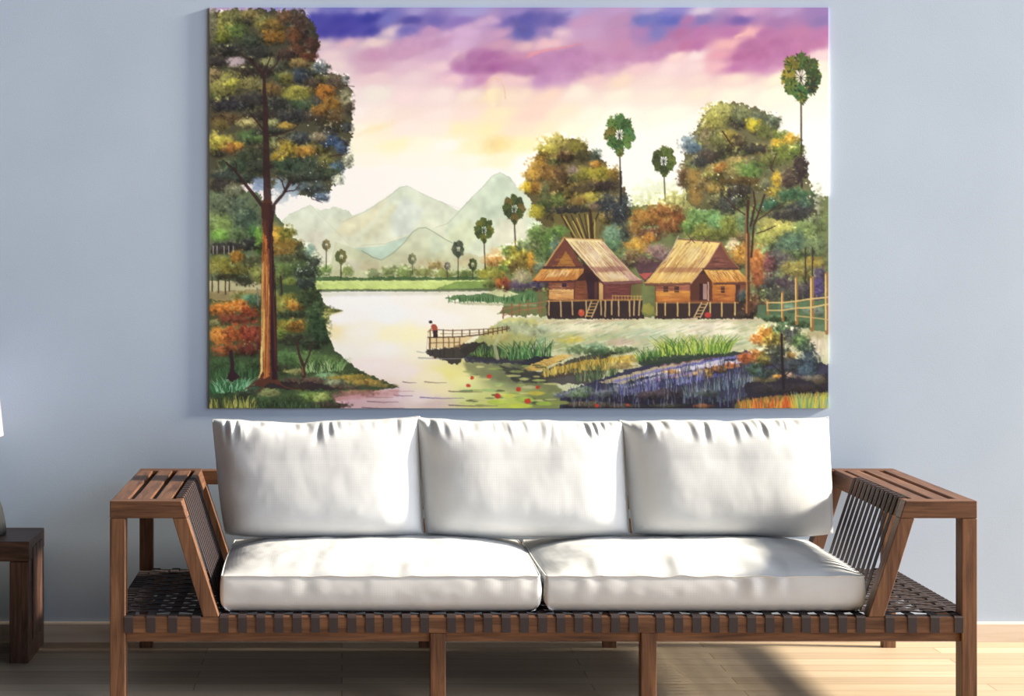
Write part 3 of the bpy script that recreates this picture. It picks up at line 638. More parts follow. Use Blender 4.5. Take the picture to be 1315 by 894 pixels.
    # ---- big tree right, greens behind
    clumps([(905, 280, 22, 14, (116, 168, 96)), (925, 285, 16, 12, (122, 182, 122)), (900, 298, 18, 11, (156, 166, 76)), (940, 290, 16, 14, (140, 152, 66)), (918, 302, 20, 8, (120, 130, 60)), (885, 290, 10, 9, (120, 170, 90)), (1000, 288, 28, 10, (206, 200, 114)), (985, 305, 16, 12, (190, 200, 106)), (1010, 296, 18, 9, (190, 196, 100)), (1042, 285, 22, 20, (134, 164, 104)), (1022, 312, 22, 14, (84, 124, 112)), (980, 325, 14, 10, (130, 170, 120)), (1050, 315, 16, 16, (110, 136, 100)), (1000, 335, 22, 12, (100, 96, 112)), (1045, 258, 14, 24, (196, 204, 184)), (960, 285, 14, 16, (110, 150, 110))])
    clumps([(1020, 345, 16, 10, (156, 146, 76)), (1046, 338, 18, 8, (166, 146, 66)), (1035, 352, 14, 8, (120, 110, 60)), (1055, 355, 10, 12, (72, 62, 112)), (1052, 372, 14, 14, (80, 64, 146)), (990, 360, 16, 16, (72, 74, 92)), (1012, 368, 16, 14, (66, 50, 76)), (1030, 374, 16, 12, (64, 60, 84)), (1000, 378, 20, 10, (76, 84, 84)), (995, 352, 9, 6, (130, 150, 130)), (945, 316, 10, 9, (222, 206, 170)), (954, 326, 14, 12, (218, 156, 66)), (976, 337, 13, 20, (198, 114, 58)), (976, 358, 10, 12, (180, 96, 60)), (990, 340, 8, 14, (122, 66, 84))], ct=.35)
    for x in (1037, 1046): line([(x, 318), (x, 365)], 2, 2.2, (60, 46, 46), .85, .5)
    poly([(876, 225), (888, 180), (905, 150), (925, 130), (960, 133), (1000, 152), (1000, 175), (1028, 178), (1034, 200), (1046, 250), (1050, 275), (1010, 286), (960, 262), (905, 268), (885, 260)], (96, 96, 62), .92, 6)
    fill([(884, 225), (892, 184), (912, 152), (930, 138), (960, 140), (994, 156), (1022, 184), (1036, 230), (1040, 268), (1000, 276), (905, 262)], [(120, 124, 66), (90, 100, 66), (76, 72, 62), (140, 126, 70), (100, 120, 84), (70, 80, 84), (60, 56, 62), (150, 142, 80)], 55)
    clumps([(922, 150, 20, 16, (202, 202, 104)), (932, 140, 14, 10, (208, 212, 124)), (955, 146, 13, 11, (142, 156, 112)), (975, 150, 10, 10, (112, 128, 112)), (994, 155, 11, 11, (96, 116, 102)), (970, 160, 11, 9, (208, 194, 46)), (984, 168, 12, 10, (112, 124, 64)), (886, 184, 13, 12, (124, 152, 180)), (896, 190, 10, 8, (92, 126, 162)), (910, 176, 12, 12, (156, 146, 114)), (926, 180, 14, 12, (118, 124, 74)), (940, 174, 10, 9, (166, 150, 66)), (951, 181, 10, 9, (92, 78, 62)), (910, 200, 16, 8, (72, 62, 66)), (900, 207, 12, 8, (62, 66, 76)), (970, 190, 18, 6, (62, 60, 66)), (1004, 174, 11, 8, (112, 132, 54)), (1002, 184, 11, 7, (228, 184, 54)), (1018, 178, 10, 8, (218, 170, 54)), (1010, 196, 18, 13, (122, 142, 62)), (1026, 194, 10, 13, (96, 122, 56)), (990, 206, 15, 9, (112, 122, 62)), (950, 208, 18, 8, (178, 156, 96)), (960, 220, 24, 13, (104, 148, 72)), (940, 221, 16, 10, (144, 134, 82)), (926, 215, 9, 8, (188, 126, 56)), (956, 232, 26, 6, (104, 80, 44)), (880, 226, 9, 14, (104, 74, 52)), (893, 230, 10, 15, (168, 134, 68)), (906, 236, 10, 12, (134, 114, 72)), (896, 252, 10, 12, (162, 128, 68)), (920, 241, 12, 8, (172, 142, 72)), (926, 256, 12, 10, (112, 114, 78)), (936, 263, 14, 12, (56, 62, 72)), (950, 246, 20, 9, (66, 62, 66)), (1001, 230, 8, 10, (222, 186, 54)), (994, 245, 10, 6, (202, 172, 46)), (985, 236, 8, 8, (112, 122, 102)), (1015, 230, 12, 14, (78, 60, 66)), (1030, 214, 9, 16, (62, 46, 62)), (1022, 250, 24, 9, (62, 122, 92)), (1036, 262, 12, 9, (52, 92, 86)), (1026, 272, 22, 11, (52, 56, 76)), (990, 262, 14, 8, (52, 112, 92)), (1005, 276, 18, 6, (60, 60, 70))])
    dots(46, 885, 195, 1040, 275, (214, 218, 212), .75); dots(18, 940, 236, 1000, 270, (226, 224, 214), .9)
    for L in ([(963, 258), (961, 290), (962, 330), (963, 400)], [(970, 246), (972, 262), (966, 290)], [(984, 250), (976, 275), (970, 290), (967, 330)], [(930, 250), (948, 268), (960, 276)], [(1005, 262), (990, 272), (976, 282)], [(940, 200), (942, 186), (930, 168)], [(946, 200), (955, 184)], [(998, 290), (985, 296), (974, 300)], [(1000, 196), (992, 216), (996, 220)]):
        w = 5 if L[0][0] == 963 else 3 if L[0][0] in (970, 984) else 1.6
        line(L, w*.8, w, (70, 44, 40), .95, .4)
    line([(960, 270), (960, 330), (961, 398)], 1.2, 1.4, (172, 126, 76), .8)
    palm(1031, 98, 25, 32, 240, [(76, 104, 48), (120, 116, 44), (66, 84, 46), (150, 140, 50), (56, 80, 46), (92, 116, 52), (50, 58, 50), (64, 110, 60)], 2.4, 1032)
    for k in range(16): dab(1033+rng.normal()*4, 200+k*2.5, 3.2, .4, rng.random()*3, C((54, 38, 54)), .85)
    # ---- hut clearing and lawn
    poly([(640, 420), (655, 408), (700, 407), (830, 408), (960, 407), (1080, 420), (1080, 534), (740, 534), (722, 500), (690, 478), (640, 464), (590, 455), (610, 440)], (192, 196, 158), 1, 2)
    blob(665, 436, 34, 12, (130, 156, 118), .7, .7, .5, -.2); blob(930, 428, 50, 6, (232, 228, 206), .8, .7, .4)
    for (x, y, rx, ry, c, a) in ((745, 421, 70, 8, (224, 222, 190), .8), (720, 434, 40, 8, (180, 190, 130), .8), (790, 434, 40, 7, (176, 188, 140), .8), (690, 438, 26, 9, (140, 166, 130), .8), (1000, 432, 30, 8, (196, 186, 140), .8), (900, 420, 70, 9, (226, 222, 204), .9), (680, 424, 40, 10, (166, 190, 160), .8), (700, 415, 40, 5, (206, 206, 150), .7), (830, 430, 40, 10, (170, 190, 164), .7), (800, 440, 22, 7, (200, 176, 164), .8), (735, 437, 22, 6, (206, 186, 70), .8), (760, 448, 34, 9, (110, 150, 120), .8), (720, 446, 26, 8, (150, 166, 110), .7), (850, 418, 40, 5, (212, 220, 188), .8), (950, 436, 40, 9, (196, 206, 170), .8), (1000, 420, 30, 5, (190, 176, 150), .7), (1045, 445, 24, 18, (204, 192, 174), .9), (1050, 430, 20, 8, (170, 160, 120), .7), (770, 412, 90, 3.5, (188, 164, 140), .7), (940, 412, 60, 3, (190, 170, 150), .7), (660, 432, 30, 8, (190, 196, 120), .8)):
        blob(x, y, rx, ry, c, a, .7, .4, -.05)
    hatch([(660, 420), (960, 412)], [(640, 440), (900, 450)], 0, [], 1.0, .45)
    for _ in range(330):
        x = 650+rng.random()*330; y = 412+rng.random()*40; L = 5+12*rng.random()
        line([(x, y), (x+L, y-L*.22-rng.random()*2)], 1.6, .5, [(160, 180, 150), (226, 226, 200), (196, 196, 140), (200, 170, 150), (120, 156, 126), (230, 232, 214), (176, 170, 120)][int(rng.random()*7)], .5, .6)
    hatch([(1020, 425), (1066, 430)], [(1010, 480), (1066, 480)], 26, [(150, 134, 116), (220, 212, 198)], 1.4, .4)
    # ---- huts
    poly([(703, 386), (826, 386), (830, 410), (703, 410)], (54, 40, 46), .95, 1.5); poly([(843, 387), (968, 387), (970, 410), (843, 410)], (58, 42, 46), .95, 1.5)
    poly([(826, 368), (844, 368), (844, 408), (826, 404)], (110, 120, 76), .9, 2); blob(834, 398, 9, 8, (150, 146, 70), .8)
    # hut 1
    poly([(738, 340), (756, 340), (776, 366), (742, 364)], (70, 42, 42), 1, .6); poly([(884, 366), (908, 342), (922, 366)], (74, 46, 42), 1, .6)
    poly([(705, 360), (827, 362), (824, 386), (705, 386)], (104, 62, 52), 1, .4)
    poly([(706, 372), (738, 372), (738, 385), (706, 385)], (216, 174, 112), .95, .5, (196, 140, 80)); poly([(706, 363), (738, 363), (738, 372), (706, 372)], (126, 74, 60), .9, .4)
    hatch([(706, 364), (706, 385)], [(738, 364), (738, 385)], 40, [(120, 66, 50), (150, 96, 62), (232, 196, 140)], .7, .5)
    poly([(723, 364), (729, 364), (729, 369), (723, 369)], (60, 42, 66), .95); poly([(740, 362), (755, 360), (755, 386), (740, 386)], (118, 70, 50), .95, .3)
    hatch([(740, 366), (740, 385)], [(755, 366), (755, 385)], 16, [(80, 44, 40), (160, 100, 60)], .7, .6)
    poly([(753, 352), (762, 348), (770, 360), (770, 385), (757, 385)], (56, 34, 46), .95, .4); poly([(765, 362), (769, 362), (769, 385), (765, 385)], (92, 58, 54), .8); poly([(771, 363), (776, 364), (776, 386), (771, 386)], (196, 160, 104), .9)
    poly([(778, 366), (812, 366), (808, 386), (778, 386)], (112, 62, 62), .95, .4); hatch([(778, 367), (778, 385)], [(810, 367), (810, 385)], 26, [(78, 40, 44), (140, 84, 76)], .7, .6)
    poly([(812, 366), (826, 364), (826, 386), (812, 386)], (110, 110, 66), .9, .5)
    poly([(726, 306), (752, 344), (700, 344)], (118, 70, 58), 1, .4); poly([(728, 322), (740, 342), (716, 342)], (168, 118, 52), .85, 1.); hatch([(715, 328), (705, 343)], [(738, 328), (748, 343)], 24, [(80, 46, 50), (190, 140, 70)], .6, .5)
    poly([(726, 306), (775, 308), (788, 326), (806, 346), (826, 360), (826, 363), (800, 365), (776, 364), (764, 350), (750, 334), (736, 318)], (226, 212, 156), 1, .5, (206, 176, 130))
    poly([(772, 308), (776, 309), (790, 328), (806, 346), (826, 361), (812, 362), (796, 348), (782, 326)], (170, 130, 136), .7, .8, soft=.6)
    hatch([(732, 309), (775, 309)], [(776, 362), (824, 361)], 230, [(176, 130, 96), (240, 230, 190), (140, 90, 90), (206, 180, 110), (236, 222, 160), (150, 110, 130)], .9, .55)
    poly([(758, 343), (800, 342), (808, 348), (766, 350)], (128, 82, 86), .55, 1.2, soft=.6)
    blob(766, 328, 20, 14, (242, 234, 200), .45, .8, .4, .7); blob(792, 355, 20, 5, (236, 222, 196), .5, .8, .4, .1)
    poly([(772, 362), (826, 360), (826, 364), (776, 366)], (112, 66, 76), .8, .8)
    line([(727, 306), (775, 308)], 1.6, 1.6, (196, 156, 106), .9); line([(726, 305), (714, 322), (700, 343)], 2.2, 1.6, (196, 152, 92), .95); line([(726, 306), (740, 324), (756, 343), (776, 364)], 1.2, 1.4, (92, 54, 58), .9); line([(774, 304), (776, 310)], 1.2, 1., (130, 90, 70))
    poly([(697, 345), (752, 343), (750, 350), (741, 360), (684, 361)], (208, 156, 80), 1, .7, (186, 120, 58)); poly([(705, 349), (735, 347), (730, 354), (700, 356)], (232, 208, 164), .7, 1.5, soft=1)
    hatch([(699, 345), (752, 344)], [(685, 361), (742, 360)], 110, [(150, 90, 46), (236, 200, 130), (120, 66, 46), (222, 170, 90)], .8, .55)
    poly([(684, 361), (742, 360), (741, 362.5), (690, 363.5)], (86, 50, 52), .8, .8); poly([(699, 342), (754, 342), (753, 345), (697, 346)], (80, 48, 52), .8, .6)
    line([(703, 387), (826, 385)], 2, 2, (164, 124, 72), .95)
    for x in range(788, 826, 4): line([(x, 380), (x, 386)], .8, .8, (190, 160, 90), .9)
    line([(788, 380), (826, 381)], .9, .9, (190, 160, 90), .9)
    for x in (706, 721, 736, 754, 773, 779, 787, 796, 810, 816, 823): line([(x, 387), (x+rng.normal()*.6, 404+3*rng.random())], 1.8, 1.6, (196, 168, 120), .92)
    line([(761, 387), (753, 408)], 1.2, 1.2, (206, 176, 120)); line([(770, 387), (761, 408)], 1.2, 1.2, (206, 176, 120))
    for k in range(5): line([(760-k*1.7, 390+k*4), (768-k*1.8, 390+k*4)], .9, .9, (196, 160, 100))
    blob(748, 402, 4.5, 5, (190, 84, 60), 1, .2, .1); blob(747, 400, 2, 2, (220, 130, 100), .8); line([(750, 411), (760, 411)], 1.2, 1., (226, 226, 214), .9)
    # hut 2
    poly([(843, 362), (968, 362), (948, 388), (843, 388)], (122, 74, 50), 1, .4)
    poly([(844, 374), (888, 374), (888, 388), (844, 388)], (212, 150, 66), .95, .5, (176, 106, 50)); poly([(844, 364), (888, 364), (888, 374), (844, 374)], (156, 98, 82), .9, .5)
    poly([(854, 368), (860, 368), (860, 376), (854, 376)], (66, 48, 50), .9); poly([(868, 368), (874, 368), (874, 376), (868, 376)], (66, 44, 50), .95)
    hatch([(844, 365), (844, 387)], [(888, 365), (888, 387)], 46, [(130, 76, 50), (226, 170, 90), (100, 58, 46)], .7, .5)
    poly([(888, 364), (900, 352), (914, 352), (918, 386), (888, 386)], (96, 56, 46), .95, .5); poly([(900, 364), (911, 364), (911, 386), (900, 386)], (58, 36, 44), .95, .3); poly([(905, 365), (910, 365), (910, 385), (905, 385)], (176, 140, 134), .9); line([(911.5, 363), (911.5, 386)], 1.4, 1.4, (206, 180, 160), .95)
    poly([(917, 364), (948, 366), (946, 388), (917, 388)], (196, 130, 56), .95, .5, (160, 92, 46)); poly([(928, 368), (933, 368), (933, 377), (928, 377)], (70, 40, 46), .95); hatch([(917, 366), (917, 387)], [(947, 367), (947, 387)], 34, [(120, 66, 40), (222, 160, 80)], .7, .55); poly([(947, 366), (953, 366), (951, 388), (946, 388)], (70, 42, 46), .9)
    poly([(927, 312), (950, 345), (904, 345)], (116, 72, 64), 1, .5); hatch([(918, 326), (908, 343)], [(934, 326), (944, 343)], 22, [(80, 48, 52), (160, 108, 92)], .8, .6)
    poly([(872, 307), (927, 311), (912, 336), (889, 364), (858, 367), (828, 365), (842, 350), (857, 336)], (226, 202, 124), 1, .6, (206, 166, 96))
    hatch([(874, 309), (925, 312)], [(830, 364), (888, 364)], 260, [(176, 130, 76), (242, 228, 176), (140, 92, 70), (214, 190, 90), (236, 214, 140), (150, 104, 96)], .9, .55)
    poly([(852, 343), (906, 344), (898, 350), (845, 350)], (140, 88, 70), .5, 1.2, soft=.6); poly([(828, 364), (889, 363), (889, 366), (858, 368), (830, 367)], (104, 64, 56), .8, .8)
    blob(890, 326, 18, 13, (244, 230, 168), .45, .8, .4, -.6); blob(866, 356, 22, 5, (232, 206, 150), .4, .8, .4)
    line([(872, 307), (927, 311)], 1.4, 1.4, (136, 92, 80), .95); line([(927, 311), (912, 336), (889, 364)], 1.2, 1.6, (206, 166, 130), .9); line([(873, 303), (866, 318), (856, 335)], 1., 1.2, (206, 190, 190), .8)
    line([(928, 312), (938, 330), (951, 344)], 3, 2, (140, 98, 62), .95)
    for x in (890, 909): line([(x-4, 303), (x+4, 312)], 1.2, 1., (96, 66, 66)); line([(x+4, 303), (x-4, 312)], 1.2, 1., (96, 66, 66))
    poly([(905, 346), (950, 346), (966, 362), (958, 365), (918, 364)], (218, 174, 94), 1, .7, (190, 126, 56)); hatch([(906, 347), (950, 347)], [(918, 364), (964, 364)], 100, [(156, 98, 50), (240, 214, 150), (120, 70, 46), (224, 176, 90)], .8, .55); poly([(918, 363), (964, 362), (962, 366), (918, 366)], (90, 54, 50), .8, .6); poly([(903, 344), (951, 344), (950, 347), (904, 347)], (86, 54, 54), .8, .5)
    line([(843, 389), (950, 389)], 2, 2, (150, 106, 66), .9)
    for x in (845, 856, 872, 887, 914, 929, 946): line([(x, 389), (x, 405+2*rng.random())], 1.9, 1.7, (206, 176, 110), .92)
    line([(903, 389), (893, 408)], 1.2, 1.2, (216, 186, 136)); line([(911, 389), (901, 408)], 1.2, 1.2, (216, 186, 136))
    for k in range(5): line([(902-k*2, 391+k*4), (910-k*2, 391+k*4)], .9, .9, (200, 166, 110))
    blob(911, 405, 4.5, 4, (176, 60, 56), 1, .2, .1); poly([(880, 410), (898, 408), (898, 411), (882, 412)], (206, 186, 160), .9)
    clumps([(963, 396, 6, 10, (140, 90, 60)), (972, 390, 8, 12, (110, 66, 56)), (980, 396, 9, 9, (70, 56, 60)), (957, 404, 12, 4, (60, 46, 50)), (955, 380, 6, 9, (70, 90, 110))]); line([(963, 300), (963, 404)], 4.5, 5, (96, 60, 44), .75); line([(961, 300), (961, 402)], 1.4, 1.6, (190, 142, 84), .8)
    # ---- fences
    poly([(975, 392), (1066, 385), (1066, 428), (1000, 416), (975, 408)], (84, 116, 88), .85, 2); clumps([(1000, 410, 16, 4, (50, 80, 54)), (1030, 416, 16, 4, (46, 76, 50)), (1050, 400, 14, 6, (130, 150, 150)), (1015, 396, 14, 5, (120, 160, 150))])
    for (x, y0, y1, w) in ((988, 386, 404, 3), (1007, 376, 412, 3.2), (1025, 357, 416, 3.8), (1045, 357, 424, 5), (1064, 352, 428, 5)):
        line([(x, y0), (x+.6, y1)], w, w, (150, 112, 60), .97); line([(x-w*.25, y0+1), (x-w*.2, y1-4)], w*.35, w*.35, (222, 196, 130), .9)
    line([(988, 389), (1007, 389), (1025, 387), (1045, 384), (1066, 382)], 1.6, 2, (206, 180, 120), .95); line([(988, 399), (1007, 399), (1025, 396), (1045, 395), (1066, 391)], 1.6, 2, (206, 180, 120), .95); line([(1025, 406), (1045, 408), (1066, 411)], 1.5, 1.6, (190, 164, 110), .9)
    for (x, y0, y1) in ((647, 397, 409), (658, 390, 407), (668, 388, 404), (679, 386, 402), (693, 374, 402), (697, 378, 402)): line([(x, y0), (x, y1)], 1.7, 1.8, (140, 92, 66), .95)
    line([(647, 398), (668, 392), (700, 388)], 1.1, 1.1, (160, 110, 80), .95); line([(647, 406), (668, 399), (700, 395)], 1.1, 1.1, (160, 110, 80), .95)
    # ---- bank left of the clearing
    poly([(590, 455), (612, 436), (640, 414), (652, 408), (690, 410), (690, 440), (660, 462), (620, 464)], (196, 196, 126), .95, 2, (120, 130, 84))
    clumps([(660, 420, 22, 8, (176, 196, 160)), (640, 432, 20, 8, (206, 200, 130)), (680, 425, 20, 8, (186, 200, 170))], ct=.12)
    poly([(590, 452), (612, 440), (640, 446), (660, 458), (720, 462), (700, 470), (600, 464)], (60, 66, 58), .9, 4)
    clumps([(620, 456, 14, 5, (84, 104, 64)), (650, 460, 14, 5, (60, 66, 70)), (690, 462, 16, 4, (66, 76, 74))], ct=.4)
    grass(604, 650, 456, 458, 13, 90, [(50, 90, 50), (90, 130, 70), (36, 60, 46), (130, 160, 90)], .35); grass(655, 708, 462, 458, 20, 150, [(44, 84, 52), (70, 120, 66), (36, 60, 46), (130, 170, 110), (90, 140, 84)], .7, 1.3)
    line([(643, 430), (636, 444), (640, 462)], 3, 5, (176, 180, 140), .7)
    poly([(655, 470), (690, 458), (730, 458), (720, 466), (690, 474), (662, 480)], (40, 44, 54), .9, 2)
    poly([(662, 478), (690, 466), (720, 456), (738, 456), (700, 474), (668, 482)], (212, 180, 100), .95, 1.2, (190, 150, 70)); hatch([(665, 476), (730, 456)], [(672, 482), (738, 460)], 40, [(150, 112, 56), (232, 210, 150)], .8, .5)
    poly([(662, 482), (700, 476), (735, 462), (770, 452), (800, 452), (760, 470), (700, 486), (670, 490)], (60, 60, 58), .85, 2.5)
    poly([(686, 486), (715, 472), (750, 464), (800, 458), (820, 456), (812, 470), (780, 478), (730, 484), (690, 490)], (204, 172, 70), .95, 1.5, (150, 120, 60)); poly([(690, 488), (740, 474), (780, 478), (770, 494), (700, 494)], (60, 56, 66), .8, 2.5)
    grass(700, 800, 484, 468, 14, 150, [(206, 176, 76), (160, 130, 50), (230, 206, 110), (90, 100, 56)], .5); grass(740, 795, 492, 482, 16, 90, [(60, 90, 60), (100, 126, 80), (150, 160, 110), (44, 56, 50)], .4)
    clumps([(770, 452, 22, 6, (66, 106, 80)), (800, 450, 18, 5, (100, 130, 90)), (745, 450, 18, 6, (120, 150, 110)), (830, 462, 30, 6, (170, 156, 90)), (800, 470, 20, 5, (196, 170, 110))], ct=.25)
    # blue-violet slope at the right
    poly([(720, 506), (760, 492), (800, 478), (850, 464), (900, 456), (960, 452), (1080, 470), (1080, 534), (720, 534)], (56, 56, 84), .97, 3)
    poly([(770, 492), (820, 478), (870, 466), (905, 458), (905, 464), (860, 474), (800, 494)], (190, 176, 140), .9, 2)
    for L, c in (([(790, 492), (830, 480), (880, 470), (940, 460), (960, 458)], (120, 120, 190)), ([(800, 500), (850, 484), (900, 472), (960, 464)], (200, 196, 220)), ([(830, 484), (880, 474), (930, 464)], (216, 214, 230)), ([(860, 486), (900, 480), (950, 470)], (206, 150, 96)), ([(826, 494), (870, 482), (920, 476)], (168, 140, 190)), ([(800, 506), (860, 492), (930, 482)], (84, 84, 150)), ([(850, 470), (900, 462), (950, 455)], (120, 84, 110))): line(L, 3, 4, c, .8, 2.)
    clumps([(866, 478, 12, 3, (222, 160, 90)), (905, 480, 12, 6, (206, 160, 60)), (925, 474, 14, 5, (190, 120, 60)), (940, 470, 10, 4, (206, 110, 50)), (880, 492, 18, 5, (90, 90, 170)), (840, 496, 16, 6, (120, 120, 170)), (750, 503, 16, 7, (140, 170, 140)), (725, 508, 14, 4, (130, 140, 180)), (800, 500, 18, 6, (150, 160, 190))], ct=.4)
    grass(795, 905, 510, 488, 13, 190, [(60, 64, 130), (110, 116, 176), (170, 176, 210), (40, 40, 80), (80, 80, 140)], .25); grass(880, 985, 512, 490, 15, 210, [(60, 80, 110), (120, 140, 150), (44, 50, 80), (150, 160, 150), (76, 96, 100)], .2)
    poly([(730, 512), (800, 508), (870, 512), (940, 512), (985, 508), (985, 534), (720, 534)], (38, 34, 50), .85, 3); grass(880, 980, 520, 512, 10, 70, [(80, 100, 110), (50, 60, 76)], .2)
    clumps([(860, 505, 20, 6, (70, 50, 66)), (760, 520, 30, 4, (130, 110, 84)), (800, 522, 26, 3, (90, 80, 70)), (905, 522, 12, 3, (170, 90, 46)), (860, 522, 22, 3, (70, 70, 56))])
    for _ in range(420):
        x = 735+250*rng.random(); y0 = 505-(x-735)*.20; y = y0+(522-y0)*rng.random()**1.2
        c = [(70, 78, 120), (100, 110, 160), (60, 84, 90), (44, 46, 76), (120, 120, 130), (86, 70, 96), (96, 112, 104), (36, 34, 54), (140, 146, 176)][int(rng.random()*9)]
        h = 5+8*rng.random(); l = rng.normal()*2
        line([(x, y+3), (x+l*.4, y-h*.5), (x+l, y-h)], 1.3, .5, c, .7, .2)
    clumps([(745, 508, 14, 5, (110, 140, 110)), (775, 506, 12, 5, (120, 130, 150)), (835, 508, 18, 5, (80, 66, 84)), (910, 506, 16, 5, (70, 84, 96))], ct=.4)
    # bright tuft on the edge of the lawn
    poly([(820, 462), (850, 456), (900, 452), (960, 452), (945, 458), (900, 462), (850, 470), (824, 470)], (50, 66, 56), .9, 2)
    grass(820, 860, 464, 456, 12, 90, [(60, 110, 56), (40, 76, 46), (110, 150, 70)], .5); grass(848, 940, 456, 452, 20, 260, [(160, 186, 66), (110, 150, 60), (196, 206, 90), (60, 100, 50), (80, 126, 56)], .7, 1.4)
    # ---- bush at right with dark foot, flowers at the rim
    poly([(960, 492), (1000, 484), (1066, 480), (1066, 512), (960, 512)], (44, 40, 54), .95, 3); clumps([(1045, 485, 20, 4, (130, 126, 120)), (1055, 490, 10, 4, (100, 90, 80)), (985, 488, 20, 4, (120, 110, 80)), (990, 500, 20, 6, (50, 46, 66)), (1035, 500, 26, 6, (44, 34, 50))])
    clumps([(1006, 425, 20, 9, (64, 104, 74)), (1018, 432, 14, 12, (72, 78, 92)), (985, 428, 11, 9, (222, 150, 56)), (976, 436, 11, 8, (218, 130, 52)), (992, 440, 14, 9, (206, 172, 72)), (1002, 436, 9, 9, (150, 140, 60)), (1030, 440, 12, 11, (94, 140, 84)), (1038, 448, 11, 9, (50, 76, 70)), (1000, 452, 16, 9, (66, 76, 72)), (963, 460, 13, 8, (206, 106, 48)), (975, 458, 9, 9, (196, 120, 56)), (984, 462, 11, 8, (154, 144, 64)), (972, 474, 12, 8, (60, 96, 84)), (1005, 462, 14, 10, (52, 60, 70)), (1018, 458, 8, 5, (160, 120, 60)), (1022, 470, 18, 10, (52, 64, 84)), (1042, 464, 14, 14, (42, 66, 96)), (1040, 476, 12, 8, (70, 104, 140)), (985, 480, 12, 6, (56, 90, 100)), (998, 478, 14, 6, (46, 56, 66)), (1000, 484, 7, 3, (206, 150, 70)), (1016, 482, 5, 4, (206, 170, 150))], ct=.4)
    line([(1006, 430), (1007, 465), (1009, 500)], 3, 4, (36, 28, 40), .95); line([(1007, 480), (992, 468)], 1.4, 1, (40, 32, 40)); line([(1009, 484), (1022, 474)], 1.4, 1, (40, 32, 40))
    poly([(950, 516), (985, 510), (1080, 504), (1080, 534), (940, 534)], (120, 110, 60), .9, 2)
    grass(950, 1030, 527, 522, 13, 190, [(220, 110, 40), (236, 150, 60), (196, 80, 36), (206, 170, 60), (110, 96, 50)], .25, 1.5); grass(1020, 1066, 527, 526, 19, 170, [(206, 200, 70), (150, 170, 70), (120, 170, 150), (226, 170, 60), (90, 130, 120), (170, 190, 80)], .25, 1.4)
    # ---- lily pads and reflections under the right bank
    poly([(596, 466), (660, 464), (690, 480), (720, 500), (735, 512), (700, 500), (640, 490), (600, 480)], (110, 116, 84), .75, 4, soft=1.5)
    poly([(640, 470), (690, 478), (710, 494), (660, 490)], (56, 56, 60), .8, 3, soft=.8)
    for _ in range(60):
        x = 600+rng.random()*110; y = 468+rng.random()*54; c = [(70, 80, 60), (150, 166, 90), (206, 206, 130), (90, 110, 80), (190, 206, 110)][int(rng.random()*5)]
        blob(x, y, 5+7*rng.random(), 1.2+.8*rng.random(), c, .7, .3, .2)
    for (x, y, rx, ry, c) in ((655, 509, 10, 3, (206, 210, 90)), (640, 517, 14, 3.4, (186, 210, 80)), (675, 514, 14, 4, (160, 190, 80)), (668, 522, 18, 3, (190, 206, 70)), (700, 519, 12, 3, (150, 180, 70)), (640, 494, 9, 2, (150, 170, 110)), (628, 502, 12, 2, (160, 190, 120)), (690, 506, 12, 3, (190, 180, 70)), (720, 518, 14, 3, (140, 150, 80)), (680, 498, 10, 2.4, (180, 180, 130))): blob(x, y, rx, ry, c, .9, .25, .15)
    for (x, y, r) in ((602, 496, 2.6), (607, 486, 2.3), (629, 484, 2.8), (640, 509, 3.6), (667, 501, 3.2), (678, 516, 4), (692, 498, 2.4), (559, 460, 2), (768, 522, 2.4), (808, 521, 2)): blob(x, y, r*1.15, r, (196, 60, 44), .95, .25, .3)
    # ---- pier and fisher
    poly([(548, 450), (585, 446), (600, 440), (625, 440), (600, 458), (588, 470), (550, 456)], (56, 52, 50), .92, 2.5); poly([(595, 458), (640, 462), (700, 466), (640, 468), (600, 466)], (56, 56, 76), .8, 2)
    poly([(552, 434), (590, 433), (612, 430), (590, 446), (552, 448)], (206, 172, 112), .6, 1)
    for x in (552, 561, 570, 577, 584, 591): line([(x, 434), (x, 448)], 1.4, 1.4, (120, 84, 56), .95)
    line([(550, 434), (592, 433), (620, 430), (655, 422)], 1.6, 1.6, (96, 70, 52), .95); line([(552, 441), (590, 440)], 1.1, 1.1, (120, 84, 56), .9)
    line([(552, 425), (564, 424), (580, 425), (604, 424), (630, 423), (655, 420)], 1.1, 1.1, (110, 78, 58), .95); line([(566, 429), (600, 429), (620, 427), (652, 424)], .8, .8, (130, 96, 70), .8)
    for x, y0, y1 in ((553, 424, 450), (570, 424, 434), (582, 424, 434), (594, 424, 433), (604, 424, 432), (616, 424, 431), (622, 423, 431), (628, 423, 430), (634, 422, 430), (640, 421, 429), (646, 420, 428), (652, 419, 426)): line([(x, y0), (x, y1)], 1.5, 1.5, (104, 74, 56), .95)
    for x in (556, 566, 571, 583): line([(x, 448), (x, 458+6*rng.random())], 1.2, 1., (56, 48, 50), .9)
    poly([(553.5, 419), (556, 416.5), (560, 417), (562.5, 421), (562, 426), (556.5, 426), (555, 422)], (166, 78, 58), 1, .3); poly([(556.5, 425), (562.5, 424), (562.5, 434), (556.5, 434)], (66, 42, 56), 1, .3); blob(553.5, 414, 2.6, 2.2, (56, 42, 46), 1, .2, .1); line([(556, 420), (553, 424), (550, 427)], 1.5, 1.1, (150, 90, 70)); line([(551, 426), (549, 440), (548, 452)], .6, .5, (150, 120, 90), .8)
